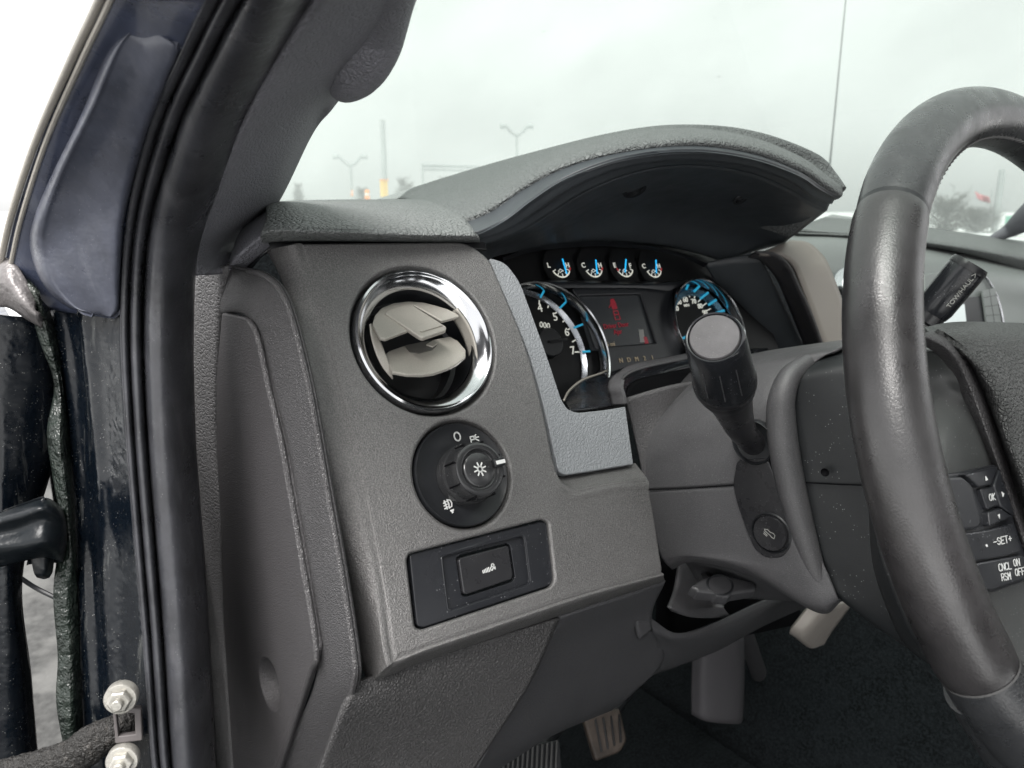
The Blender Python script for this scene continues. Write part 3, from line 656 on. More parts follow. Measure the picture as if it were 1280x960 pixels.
# big dials
def dial(name, cx_px, Cx, Cz, R, nums, ticks, label, a_len):
    cpt = Vector((Cx, .51+(Cz+.08)*math.tan(CT), Cz)); fr = CL.moved(cpt)
    m = MB(); m.ring(fr, [(R-.002,-.012),(.002,-.012)], 64, cap1=True); d = m.build(name, DIAL, ic); d['label'] = label
    m = MB(); m.ring(fr, [(R+.0008,-.012),(R+.0008,.004),(R,.0052),(R-.0012,.0045),(R-.002,.002),(R-.0024,-.006)], 96); m.build('chrome_ring', CHROME, d)
    return d, fr
tach, ft_ = dial('tachometer', 0, .3962, -.116, .0624, None, None, 'left dial with numerals 4 to 7', 0)
m = MB(); fin = CL.moved(CL.P(-.1168,.0008,0))
m.ring(fin, [(.0615,-.011),(.0595,-.0075),(.0570,-.0095),(.0558,-.0108)], 96, a0=math.radians(-38), a1=math.radians(120)); m.build('inner_ring', mat('brushed_ring', (.35,.37,.4), .22, .9, rnoise=.12), tach)
m = MB()
for (x, y, s_) in ((674,386,'4'),(693,397,'5'),(707.5,416,'6'),(715,439,'7')):
    p = ft_.uv(x, y, -.0118); m.text(ft_, s_, .0105, p[0], p[1], -.0105)
p = ft_.uv(680,407.5,-.0118); m.text(ft_, '000', .0075, p[0], p[1], -.0105, rot=-.25)
def tick(fr, x0, y0, x1, y1, w, h, mm): a_, b_ = fr.uv(x0, y0, h), fr.uv(x1, y1, h); mm.strokes(fr, [[a_, b_]], w, h)
for q in ((674,380,674.5,373),(685,384,687,379),(695,391,699,386),(704,402,709,398),(710,412,716,409),(716,427,721,424),(719,440,724,440)): tick(ft_, *q, .0012, -.0112, m)
m.build('numeral', LITNUM, tach)
m = MB()
for q in ((676,371,681.5,361),(700.5,384.5,707,378),(718,409.5,728,405.5),(729,439.5,737,439)): tick(ft_, *q, .0018, -.0062, m)
tick(ft_, 697,367,700,370, .0014, -.0062, m)
m.build('tick', TEAL, tach)
hp = ft_.uv(684,430,-.008); fh = ft_.moved(ft_.P(*hp, 0))
m = MB(); m.ring(fh, [(.013,-.011),(.013,-.003),(.012,-.002),(.001,-.002)], 40, cap1=True); m.box(fh.P(.007,0,-.0008), .02, .002, .0015); m.build('needle_hub', BLACK, tach)
spd, fp = dial('speedometer', 0, .602, -.111, .0486, None, None, 'right dial partly covered by the stalk', 0)
m = MB()
for (x, y, s_) in ((845,386,'40'),(848.5,378,'50'),(856.5,375,'60'),(867,377,'70'),(875,383,'80'),(881,391,'90')):
    p = fp.uv(x, y, -.0118); m.text(fp, s_, .0072, p[0], p[1], -.0115, bold=.0001)
p = fp.uv(858,382,-.0118); m.text(fp, 'MPH', .004, p[0], p[1], -.0115)
for q in ((846,372,845,370),(851,371,850,368),(856,370,856,367),(862,371,862.5,368),(868,372,869.5,369),(873,377,876,374),(879,382,883,379),(884,388,888,386)): tick(fp, *q, .0012, -.0112, m)
m.build('numeral', LITNUM, spd)
m = MB()
for q in ((846,367,850,360),(858,361,861,355),(868,364,874,358),(876,373,885,366),(886,381,895,375),(896,391,905,388),(851,424,860,420)): tick(fp, *q, .0024, -.0062, m)
m.build('tick', TEAL, spd)
m = MB(); m.ring(fp, [(.046,-.010),(.042,-.0065),(.037,-.009),(.036,-.0115)], 96, a0=math.radians(10), a1=math.radians(140)); m.build('inner_ring', mat('blue_ring', (.12,.25,.35), .25, .8, rnoise=.1), spd)
# four small gauges
GS = [((685.5,332),'L',(709,332),'H',(700,333),((701,326),(706,343))), ((729,332),'C',(749.5,332),'H',(741,333),((742.5,327),(744,343))),
      ((768,332),'E',(787.5,332.5),'F',(780,333),((780,326),(779,341))), ((804.5,333),'C',(823,333),'H',(816,334),((817.5,327),(818,342)))]
for a_, ca, b_, cb, cc, nd in GS:
    fg = CL.moved(CL.hit(cc[0], cc[1], -.009))
    m = MB(); m.ring(fg, [(.018,-.001),(.002,-.001)], 32, cap1=True); g_ = m.build('small_gauge', DIAL, ic)
    m = MB()
    for p_, c_ in ((a_, ca), (b_, cb)):
        p = fg.uv(*p_); m.text(fg, c_, .0066, p[0], p[1], .0004, bold=.0001)
    arc = [(.0105*math.cos(math.radians(t)), .0105*math.sin(math.radians(t))) for t in range(205, 336, 10)]
    m.strokes(fg, [arc], .0012, .0004)
    for t in (205, 237, 270, 302, 335):
        m.strokes(fg, [[(.0075*math.cos(math.radians(t)), .0075*math.sin(math.radians(t))), (.0105*math.cos(math.radians(t)), .0105*math.sin(math.radians(t)))]], .001, .0004)
    m.strokes(fg, [[(-.0035,-.0045),(-.001,-.0028),(.002,-.0045),(-.002,-.0058),(-.0035,-.0045)]], .0007, .0004)
    m.build('scale', LITNUM, g_)
    n0, n1 = fg.uv(*nd[0]), fg.uv(*nd[1])
    m = MB(); m.strokes(fg, [[n0, n1]], .0015, .003); m.build('needle', CYAN, g_)
    m = MB(); m.strokes(fg, [[(.0095,-.0038),(.0105,-.0025)] if cb != 'F' else [(-.0105,-.0025),(-.0095,-.0038)]], .0016, .0008); m.build('warning_mark', RED if cb != 'H' or ca == 'C' else RED, g_)
# lower black lip of the cluster
m = MB()
m.patch([[Y(704,497,.455), Y(714,482,.47), Y(735,470,.48), Y(760,466,.485), Y(795,455,.485), Y(850,443,.485), Y(900,437,.48), Y(960,435,.47)],
         [Y(708,506,.43), Y(722,495,.44), Y(745,490,.445), Y(768,486,.45), Y(800,470,.455), Y(850,455,.455), Y(905,448,.45), Y(960,446,.45)],
         [Y(712,512,.395), Y(730,511,.395), Y(755,507,.40), Y(778,501,.41), Y(800,490,.44), Y(850,475,.45), Y(905,465,.45), Y(960,460,.45)]], 50, 20)
m.build('lower_lip', GLOSSY, ic, solid=.002)
m = MB()
arch = [Y(781,505,.39), Y(779,495,.392), Y(776,484,.395), Y(779,474,.40), Y(789,466,.405), Y(805,460,.41), Y(830,454,.415), Y(862,448,.42), Y(900,444,.43), Y(930,442,.44)]
arch2 = [Y(770,503,.405), Y(769,494,.405), Y(767,480,.41), Y(771,468,.415), Y(783,458,.42), Y(802,452,.425), Y(830,447,.43), Y(862,441,.435), Y(900,437,.445), Y(930,435,.455)]
m.patch([arch2, arch, [p+Vector((0,.012,-.003)) for p in arch]], 50, 10)
m.build('arch_trim', COLM, ic, solid=.002)
m = MB(); m.patch([[Y(783,500,.405), Y(791,478,.412), Y(830,466,.422), Y(900,454,.435)], [Y(789,508,.407), Y(818,494,.414), Y(860,482,.424), Y(915,468,.437)]], 20, 6); m.build('arch_void_patch', VOID, ic, solid=.002)  # black sheet painted as the unlit opening below the arch
m = MB()
m.patch([[Y(705,500,.44), Y(712,487,.45), Y(728,474,.46), Y(750,466,.465), Y(759,462,.47)], [Y(706,502,.44), Y(713,489.5,.45), Y(729,476.5,.46), Y(751,468,.465), Y(760,464,.47)]], 20, 3)
m.build('lens_edge', SATIN, ic, solid=.001)
# =================================================================== STEERING COLUMN
sc_ = thing('steering_column', 'dark grey plastic steering column shroud with round pedal button', 'steering column', (.45,.3,-.3))
m = MB()
m.patch([[X(850,470,.50), X(900,452,.50), X(950,440,.50), X(1000,432,.505), X(1060,424,.51)],
         [X(822,520,.436), X(872,476,.448), X(932,453,.455), X(1000,441,.462), X(1052,433,.468)],
         [X(806,545,.418), X(862,500,.43), X(925,472,.438), X(978,458,.446), X(1020,452,.456)],
         [X(800,572,.412), X(860,535,.419), X(920,515,.426), X(960,500,.432), X(988,482,.446)],
         [X(802,592,.411), X(860,575,.417), X(920,562,.424), X(962,552,.429), X(988,545,.440)],
         [X(808,612,.411), X(860,609.5,.416), X(917,606,.423), X(972,602,.428), X(1002,599,.438)]], 60, 50)
m.build('upper_shroud', COLM, sc_, solid=.002)
m = MB()
m.patch([[X(808,614,.4105), X(860,611.5,.4155), X(917,608,.4225), X(974,604,.4275), X(1003,601,.438)],
         [X(814,650,.411), X(865,652,.416), X(920,655,.423), X(985,650,.4275), X(1013,645,.438)],
         [X(824,690,.413), X(862,690,.417), X(915,690,.423), X(998,695,.4285), X(1026,694,.438)],
         [X(831,703,.416), X(862,696,.4185), X(925,705,.4235), X(1006,728,.430), X(1037,722,.438)],
         [X(836,708,.422), X(866,699,.424), X(930,712,.428), X(1014,757,.4335), X(1048,750,.440)],
         [X(840,712,.44), X(868,703,.44), X(935,718,.44), X(1022,766,.445), X(1052,752,.455)]], 60, 50)
m.build('lower_shroud', COLM, sc_, solid=.002)
# rounded rib down the driver's end of the shroud
m = MB()
rib = [X(1010,452,.455), X(988,470,.440), X(978,495,.4325), X(976,520,.431), X(979,555,.431), X(987,600,.4325), X(998,645,.434), X(1011,690,.436), X(1022,722,.438), X(1034,745,.442)]
m.tube(res(rib, 70), lambda t: .0058+.004*math.sin(math.pi*min(1,t*1.1)), 24)
m.build('end_rib', COLM, sc_)
m = MB()
m.patch([[X(782,498,.40), X(830,484,.43), X(880,474,.47)], [X(790,530,.405), X(830,515,.43), X(880,500,.47)], [X(800,575,.408), X(835,560,.43), X(880,545,.47)], [X(812,640,.412), X(835,640,.43), X(880,620,.47)]], 20, 20)
m.build('gap_cover', SIDEF, sc_, solid=.002)
# underside
m = MB()
m.patch([[X(850,694,.425), X(900,700,.427), X(960,722,.432), X(1012,752,.438)], [X(868,720,.47), X(920,722,.47), X(960,735,.47), X(1005,752,.47)], [X(880,745,.52), X(920,748,.52), X(965,750,.52), X(1005,752,.52)]], 24, 16)
m.build('underside', KNEE2, sc_, solid=.002)
# inset strip and sockets
ps = plane3(X(917,606,.4222), X(972,602,.4272), X(980,690,.4276))
m = MB()
st = [(922,575),(960,572),(972,602),(986,640),(992,662),(990,684),(978,697),(958,697),(944,686),(933,660),(922,628),(917,606)]
m.curve(ps, rnd([ps.uv(*q) for q in st], .004), .004, .0008, h=.0012); m.build('inset_strip', STALK, sc_)
m = MB(); fb = ps.moved(ps.hit(964,666,.0012)); 
m.ring(fb, [(.0142,-.002),(.0142,.0005),(.0134,.0012),(.0128,.0002),(.0126,-.001)], 64); m.build('button_ring', BLACK, sc_)
m = MB(); m.ring(fb, [(.0122,-.002),(.0122,.0015),(.0116,.0025),(.009,.0024),(.0005,.0018)], 64, cap1=True); pb = m.build('pedal_button', STALK, sc_)
s = .0012
m = MB(); m.strokes(fb, [[(-3*s,2*s),(-1.2*s,2.2*s),(.4*s,1.2*s),(2.4*s,1.0*s),(3.4*s,0),(3.0*s,-2*s),(1.6*s,-1.6*s),(.8*s,-.8*s),(-.8*s,0),(-2.8*s,1.2*s),(-3*s,2*s)],
                         [(-3.2*s,.2*s),(-1*s,-1.2*s)],[(-3.2*s,-.8*s),(-1.4*s,-1.8*s)]], .00035, .0029); m.build('icon', GREYPRINT, pb)
m = MB(); fsck = ps.moved(ps.hit(942,553,.0016)); 
m.ring(fsck, [(.0155,-.003),(.0155,.001),(.0148,.002),(.0138,.001),(.0135,-.001),(.002,-.002)], 48, cap1=True); m.build('stalk_socket', BLACK, sc_)
# collar behind the wheel
m = MB()
cr = [[X(1040,428,.50), X(1100,420,.51), X(1180,420,.53)],
      [X(1002,453,.462), X(1060,437,.475), X(1150,425,.50)],
      [X(988,468,.4435), X(1045,455,.452), X(1130,440,.47)],
      [X(986,490,.4395), X(1040,485,.446), X(1120,475,.46)],
      [X(991,545,.4395), X(1050,545,.446), X(1130,540,.455)],
      [X(1002,600,.4405), X(1055,604,.446), X(1135,608,.452)],
      [X(1014,650,.4405), X(1075,660,.446), X(1150,670,.452)],
      [X(1032,712,.4415), X(1090,735,.446), X(1160,760,.452)],
      [X(1046,745,.4435), X(1090,778,.450), X(1135,806,.458)],
      [X(1056,752,.46), X(1100,782,.465), X(1140,812,.47)]]
m.patch(cr, 30, 70); cl_ = m.build('wheel_collar', COLM2, sc_, solid=.002)
m = MB(); fh = plane3(X(1032,590,.4385), X(1080,600,.443), X(1040,500,.4415)); 
m.ring(fh, [(.0028,.0012),(.0026,.0016),(.0022,.0010),(.0005,.0002)], 20, cap1=True); m.build('screw_hole', VOID, cl_)
m = MB(); m.tube(res([X(1003,603,.4395), X(1040,605,.443), X(1090,607,.447)], 20), .0005, 6); m.build('seam', VOID, cl_)
m = MB(); m.tube(res([X(812,612.6,.4102), X(860,610.5,.4153), X(917,606.5,.4222)], 20), .00035, 6); m.build('seam', VOID, sc_)
# =================================================================== STALK
ts = thing('turn_signal_stalk', 'black multifunction stalk with flat grey end cap in front of the gauges', 'stalk', D(942,553,.53))
ax = [D(945,556,.53), D(940,552,.515), D(933,545,.503), D(925,533,.49), D(918,515,.478), D(912,498,.465), D(908,488,.458)]
m = MB(); m.tube(res(ax, 40), lambda t: .0085+.0075*max(0, (t-.35)/.65)**1.3, 28); m.build('arm', STALK, ts)
tip = D(893,421,.397); ax0 = D(908,487,.457)
n_ = (tip-ax0).normalized(); fa = Frame(ax0, n_); Ls = (tip-ax0).length
m = MB(); m.ring(fa, [(.0160,-.002),(.0173,.004),(.0178,.010)], 64); m.build('twist_collar', BLACK, ts)
m = MB(); m.ring(fa, [(.0180,.0098),(.0184,.0105),(.0184,.016),(.0180,.0168)], 64); m.build('band', STALK, ts)
m = MB(); m.ring(fa, [(.0180,.0166),(.0176,.022),(.0162,Ls-.010),(.0152,Ls-.001),(.0145,Ls),(.0138,Ls-.0002),(.0134,Ls-.0012)], 64); m.build('grip', GLOSSY, ts)
m = MB(); m.ring(fa, [(.0131,Ls-.003),(.0131,Ls-.0004),(.0125,Ls+.0004),(.0005,Ls+.0006)], 64, cap1=True); m.build('end_cap', CAPM, ts)
m = MB()
for an in (-1.9,-1.35,-.8):
    d = fa.u*math.cos(an)+fa.v*math.sin(an); m.tube([fa.o+d*.0178+fa.n*.024, fa.o+d*.0166+fa.n*(Ls-.014)], .0003, 6)
m.build('grip_line', COLM, ts)
# =================================================================== GEAR LEVER
gl = thing('gear_lever', 'black column shift lever pointing up to the right behind the steering wheel', 'lever', D(1120,440,.56))
g0 = Y(1115,450,.30); g1 = Y(1214,329,.262)
n_ = (g1-g0).normalized(); fg_ = Frame(g0, n_); Lg = (g1-g0).length
m = MB(); m.ring(fg_, [(.0075,0),(.0085,Lg*.40),(.0115,Lg*.42),(.0118,Lg*.5),(.0122,Lg*.55)], 32); m.build('shaft', STALK, gl)
m = MB(); m.ring(fg_, [(.0122,Lg*.5),(.0135,Lg*.56),(.0138,Lg*.9),(.0134,Lg*.97),(.0122,Lg),(.0005,Lg*1.005)], 40, cap1=True); kb_ = m.build('knob', GLOSSY, gl)
m = MB(); m.ring(fg_, [(.0139,Lg*.94),(.0140,Lg*.97),(.0130,Lg*1.0),(.0125,Lg*1.0)], 40); m.build('end_ring', STALK, gl)
vd = (-(g0+g1)/2); vd = (vd-n_*vd.dot(n_)).normalized(); sd = n_.cross(vd)
dirn = (vd*.8 - UP*.0 + sd*(-.45 if sd.z > 0 else .45)).normalized(); 
ftx = Frame(g0+n_*(Lg*.80)+dirn*.0139, dirn); ftx.u = n_; ftx.v = ftx.n.cross(n_)
m = MB(); m.text(ftx, 'TOW/HAUL', .0048, -.004, 0, .0004); m.strokes(ftx, [[(.010,-.0015),(.0125,.0),(.010,.0015)]], .0004); m.build('lettering', GREYPRINT, kb_)
# =================================================================== TILT LEVER
tl = thing('tilt_lever', 'small black lever handle with cupped end in the notch below the steering column', 'lever', Y(905,745,.36))
m = MB()
pl = Frame(Y(900,735,.335), (-.1,-.42,.9), up=Vector((0,1,0)))
m.curve(pl, rnd(puv(pl, [(863,733),(880,722),(905,718),(945,728),(946,737),(915,742),(912,746),(896,744),(893,741),(872,739),(870,736)]), .002), .011, .002)
hd = m.build('handle', BLACK if False else mat('lever_plastic', (.045,.045,.048), .4, grain=('noise', 1500, .15, .0004), dust=(300,.4,(.3,.3,.3))), tl)
m = MB(); pc = pl.uv(900,731); m.ring(pl.moved(pl.P(pc[0], pc[1], 0)), [(.012,.0002),(.011,.0006),(.009,-.0006),(.001,-.0012)], 32, cap1=True, sx=1.0, sy=.8); m.build('cup', BLACK, hd)
m = MB(); m.patch([[Y(876,700,.385), Y(912,702,.385)], [Y(884,720,.36), Y(912,724,.36)], [Y(888,726,.35), Y(914,730,.35)]], 6, 12); m.build('arm', KNEE2, tl, solid=.006, bevel=.0008)
m = MB(); m.patch([[Y(852,700,.385), Y(878,700,.40), Y(900,705,.41)], [Y(846,735,.38), Y(872,745,.385), Y(905,752,.40)], [Y(838,758,.37), Y(862,762,.375), Y(905,760,.39)], [Y(838,764,.372), Y(868,772,.377), Y(915,772,.40)]], 16, 20); m.build('bracket', COLM, tl, solid=.003)
# =================================================================== STEERING WHEEL
sw_ = thing('steering_wheel', 'worn dark leather steering wheel with grained airbag cover and button pod', 'steering wheel', (.5,.147,-.3))
Rw = .185
def rimpt(a): return WHEEL.P(Rw*math.cos(a), Rw*math.sin(a), 0)
def ang_of(x, y):
    best = min(range(720), key=lambda k: ((lambda p: (640+F*p.dot(RT)/p.dot(FW)-x)**2+(480-F*p.dot(UP)/p.dot(FW)-y)**2 if p.dot(FW) > .05 else 1e9)(rimpt(k*math.pi/360))))
    return best*math.pi/360
aT = ang_of(1112,268); aB = ang_of(1216,838)
print('seam angles', math.degrees(aT), math.degrees(aB))
rr = .0166
def rimseg(a0, a1, n): return [rimpt(a0+(a1-a0)*i/n) for i in range(n+1)]
if aB < aT: aB += 2*math.pi
def rim_r(a):
    return rr
m = MB(); m.tube(rimseg(aT+.006, aB-.003, 90), lambda t: rr*(1-.035*(max(0,1-t/.02)+max(0,1-(1-t)/.02))), 40, ref=None); m.build('grip_section', RIM, sw_)
m = MB(); m.tube(rimseg(aB+.003, aT+2*math.pi-.006, 160), lambda t: rr*(1-.035*(max(0,1-t/.02)+max(0,1-(1-t)/.02))), 40); m.build('upper_section', RIMTOP, sw_)
for aa, sm_, k_ in ((aT, BLACK, .965), (aB, THREAD, .99)):
    m = MB(); dw = .007 if sm_ is BLACK else .0035; m.tube([rimpt(aa-dw), rimpt(aa+dw)], rr*(k_ if k_ < .98 else .978), 40, caps=False); m.build('seam', sm_, sw_)
m = MB()   # stitching under the top of the rim
for k in range(46):
    aa = math.radians(60)+math.radians(75)*k/46
    c_ = rimpt(aa); rad = (WHEEL.u*math.cos(aa)+WHEEL.v*math.sin(aa)); tan = -WHEEL.u*math.sin(aa)+WHEEL.v*math.cos(aa)
    p = c_-rad*rr*.93+WHEEL.n*rr*.40
    m.tube([p-tan*.0016+WHEEL.n*.0012, p+tan*.0016-WHEEL.n*.0012], .0006, 6)
m.build('stitching', THREAD, sw_)
# airbag cover
def Wp(x, y, h): return WHEEL.hit(x, y, h)
m = MB()
ab = [[Wp(1150,410,-.055), Wp(1200,402,-.055), Wp(1290,404,-.055)],
      [Wp(1154,409,-.035), Wp(1205,406,-.03), Wp(1290,410,-.028)],
      [Wp(1160,414,-.022), Wp(1222,420,-.012), Wp(1295,428,-.008)],
      [Wp(1172,419,-.018), Wp(1238,455,-.004), Wp(1300,470,.0)],
      [Wp(1195,434,-.016), Wp(1250,490,-.002), Wp(1310,520,.002)],
      [Wp(1212,455,-.016), Wp(1262,530,-.002), Wp(1320,570,.002)],
      [Wp(1232,500,-.016), Wp(1272,580,-.002), Wp(1330,640,.002)],
      [Wp(1250,550,-.016), Wp(1290,640,-.004), Wp(1340,700,.0)],
      [Wp(1275,640,-.016), Wp(1310,700,-.008), Wp(1350,760,-.004)]]
m.patch(ab, 30, 80); m.build('airbag_cover', AIRBAG, sw_, solid=.003)
m = MB()
edge = [(1150,416),(1168,420),(1190,432),(1207,452),(1226,492),(1244,545),(1262,600),(1278,650),(1300,720)]
edge2 = [(1140,420),(1160,428),(1180,440),(1195,458),(1210,492),(1230,545),(1250,600),(1268,655),(1290,720)]
m.patch([[Wp(x+14,y-2,-.020) for x,y in edge], [Wp(x+3,y,-.0145) for x,y in edge], [Wp((x+u)/2,(y+w)/2,-.0125) for (x,y),(u,w) in zip(edge,edge2)], [Wp(x-1,y,-.0165) for x,y in edge2], [Wp(x-10,y+2,-.024) for x,y in edge2]], 60, 20)
m.build('cover_border', STRIPV if False else mat('border_vinyl', (.045,.043,.045), .5, grain=('leather', 380, .6, .001)), sw_, solid=.002)
# spoke plastic
m = MB()
m.patch([[Wp(1150,440,-.036), Wp(1170,440,-.03), Wp(1188,452,-.022)],
         [Wp(1140,480,-.036), Wp(1172,470,-.028), Wp(1198,475,-.020)],
         [Wp(1140,520,-.036), Wp(1182,500,-.028), Wp(1212,500,-.020)],
         [Wp(1140,570,-.034), Wp(1188,545,-.022), Wp(1228,545,-.0185)],
         [Wp(1140,640,-.034), Wp(1190,600,-.021), Wp(1250,600,-.0185)],
         [Wp(1150,700,-.034), Wp(1200,680,-.021), Wp(1268,655,-.0185)],
         [Wp(1170,760,-.034), Wp(1220,750,-.021), Wp(1290,720,-.0185)],
         [Wp(1190,800,-.034), Wp(1250,800,-.024), Wp(1300,790,-.0185)],
         [Wp(1210,860,-.034), Wp(1262,850,-.024), Wp(1310,850,-.0185)]], 24, 80)
spk = m.build('spoke', SPOKEM, sw_, solid=.003)
# button pod
pod = Frame(Wp(1240,660,-.016), WHEEL.n)
BTN = mat('button_plastic', (.017,.018,.021), .33, dust=(420,.6,(.35,.36,.38)), rnoise=.08)
m = MB(); m.curve(pod, rnd(puv(pod, [(1180,592),(1203,590),(1247,580),(1262,615),(1271,646),(1282,685),(1290,722),(1240,740),(1228,738),(1200,720)]), .002), .008, .001, h=.001); pd = m.build('button_pod', BTN, sw_)
def key(name, l, h, r=.0012, th=.005, bev=.0009, par=pd):
    mm = MB(); mm.curve(pod, rnd(puv(pod, l, h), r), th, bev, h=h); return mm.build(name, BTN, par)
key('left_pad', [(1178,596),(1203,595),(1216,606),(1228,655),(1222,662),(1200,664)], .0062, .0025, .006, .0016)
key('arrow_key', [(1206,593),(1248,583),(1240,606),(1224,609)], .0045)
key('arrow_key', [(1250,586),(1269,645),(1252,634),(1243,607)], .0045)
key('arrow_key', [(1236,640),(1251,635),(1267,646),(1238,658)], .0045)
key('ok_key', [(1226,611),(1242,608),(1249,632),(1235,637)], .0035)
key('set_key', [(1205,666),(1232,663),(1268,654),(1277,690),(1255,696),(1215,702)], .0045, .0012)
key('cancel_key', [(1215,705),(1258,697),(1279,693),(1288,722),(1240,738),(1226,736)], .0045, .0015)
PR = Frame(pod.o+pod.n*.0048, pod.n)
m = MB()
pu = lambda x, y: PR.uv(x, y)
def trir(x, y, pts_):
    c0 = pu(x, y); mm_ = [(c0[0]+a_*.0012, c0[1]+b_*.0012) for a_, b_ in pts_]; m.curve(PR, mm_, .0003, h=.0003)
trir(1232.5,598, [(-1,-.8),(1,-.8),(0,1)]); trir(1253.5,617.5, [(-.8,1.1),(-.8,-1.1),(1,0)]); trir(1248.5,645.5, [(-1,.8),(1,.8),(0,-1)])
rt = -.05
GLY = {'C':[[(1,.85),(.7,1),(.3,1),(0,.8),(0,.2),(.3,0),(.7,0),(1,.15)]], 'N':[[(0,0),(0,1),(1,0),(1,1)]], 'L':[[(0,1),(0,0),(1,0)]],
 'R':[[(0,0),(0,1),(.8,1),(1,.8),(1,.6),(.8,.5),(0,.5)],[(.5,.5),(1,0)]], 'S':[[(1,.85),(.6,1),(.2,.95),(0,.75),(.2,.55),(.8,.45),(1,.25),(.7,.02),(.3,0),(0,.15)]],
 'M':[[(0,0),(0,1),(.5,.4),(1,1),(1,0)]], 'O':[[(.5,1),(.1,.85),(0,.5),(.1,.15),(.5,0),(.9,.15),(1,.5),(.9,.85),(.5,1)]], 'F':[[(1,1),(0,1),(0,0)],[(0,.5),(.8,.5)]],
 'E':[[(1,1),(0,1),(0,0),(1,0)],[(0,.5),(.8,.5)]], 'T':[[(0,1),(1,1)],[(.5,1),(.5,0)]], 'K':[[(0,0),(0,1)],[(1,1),(0,.45),(1,0)]], '+':[[(0,.5),(1,.5)],[(.5,.8),(.5,.2)]], '-':[[(0,.5),(1,.5)]], ' ':[]}
def lettering(mm, fr, txt, x, y, cw, ch, slope, lean, w, h):
    """txt in single strokes; x, y is the foot of the first letter in the photograph"""
    for k, c_ in enumerate(txt):
        for st_ in GLY[c_]:
            mm.strokes(fr, [[fr.uv(x+(k*1.38+a_)*cw-lean*b_*ch, y+(k*1.38+a_)*cw*slope-b_*ch) for a_, b_ in st_]], w, h)
lettering(m, PR, 'OK', 1236.5, 626, 3.0, 8, -.2, .15, .00042, .0004)
lettering(m, PR, '-SET+', 1242, 682, 3.4, 8.5, -.22, .15, .00042, .0004)
lettering(m, PR, 'CNCL', 1248.5, 714, 2.9, 8.5, -.2, .15, .00040, .0004)
lettering(m, PR, 'RSM', 1252, 726, 2.9, 8.5, -.2, .15, .00040, .0004)
lettering(m, PR, 'ON', 1267, 708, 3.0, 8.5, -.2, .15, .00040, .0004)
lettering(m, PR, 'OFF', 1269, 720, 3.0, 8.5, -.2, .15, .00040, .0004)
p = pu(1233,682); m.ring(PR.moved(PR.P(p[0], p[1], 0)), [(.0007,0),(.0006,.0004)], 16, cap1=True)
m.build('key_print', WHITE, pd)
# lower spoke flowing out of the rim
m = MB()
bs = [rimpt(aB), Wp(1245,905,-.005), Wp(1275,960,-.008), Wp(1310,1030,-.01)]
m.build('x', RIMTOP, sw_) if False else None
m.tube(res([Wp(1225,850,-.004), Wp(1252,880,-.006), Wp(1290,930,-.010), Wp(1340,985,-.014)], 24), [.0175+.0004*i for i in range(24)], 30, flat=.8)
m.build('lower_spoke', RIMTOP, sw_)
m = MB()
m.patch([[Wp(1092,650,-.02), Wp(1100,690,-.02), Wp(1118,740,-.02), Wp(1140,790,-.02), Wp(1165,830,-.02)], [Wp(1085,620,-.035), Wp(1090,700,-.04), Wp(1108,760,-.042), Wp(1130,805,-.042), Wp(1160,830,-.035)]], 24, 6)
m.build('rim_back', COLM2, sw_, solid=.002)
# the pillar parts run on past the top of the photograph, up to the roof
def ext(l): return l+[l[-1]+Vector((.012,-.12,.09)), l[-1]+Vector((.024,-.26,.185)), l[-1]+Vector((.04,-.50,.30))]
# =================================================================== A-PILLAR TRIM
ap = thing('pillar_trim', 'dark leather grained windshield pillar trim with the lower end of a grab handle', 'pillar trim', Y(260,333,.47))
Lp = [(246,345,.452),(246,318,.448),(256,272,.43),(287,203,.385),(328,116,.33),(362,62,.295),(402,0,.255),(440,-60,.215)]
Rp = [(292,333,.47),(292,300,.52),(342,254,.53),(389,159,.44),(417,121,.38),(455,70,.34),(495,18,.31),(520,-60,.27)]
m = MB()
Lc = ext([Y(*q) for q in Lp]); Rc = ext([Y(*q) for q in Rp])
Mc = [p.lerp(q, .5)+Vector((.006,-.010,.004)) for p, q in zip(Lc, Rc)]
Mc[0] = Lc[0].lerp(Rc[0], .5); Mc[1] = Lc[1].lerp(Rc[1], .5)+Vector((.0,-.003,0))
Rb = [q+Vector((.012,.03,-.002)) for q in Rc]
m.patch([Lc, Mc, Rc, Rb], 110, 30)
m.build('trim_shell', PILLAR, ap, solid=.003)
m = MB()
hp_ = [Y(424,116,.375), Y(432,105,.362), Y(442,90,.352), Y(452,70,.342), Y(461,46,.332), Y(468,20,.322), Y(478,-15,.30), Y(495,-60,.27), Y(515,-120,.24), Y(515,-120,.24)+Vector((.0,-.09,.06)), Y(515,-120,.24)+Vector((-.02,-.16,.10))]
rads = [.004,.009,.0125,.0145,.0152,.0150,.014,.013,.013,.013,.006]
pth = res(hp_, 60); rr2 = [r_.x for r_ in res([Vector((r_,0,0)) for r_ in rads], 60)]
m.tube(pth, rr2, 30); m.build('grab_handle', PILLAR, ap)
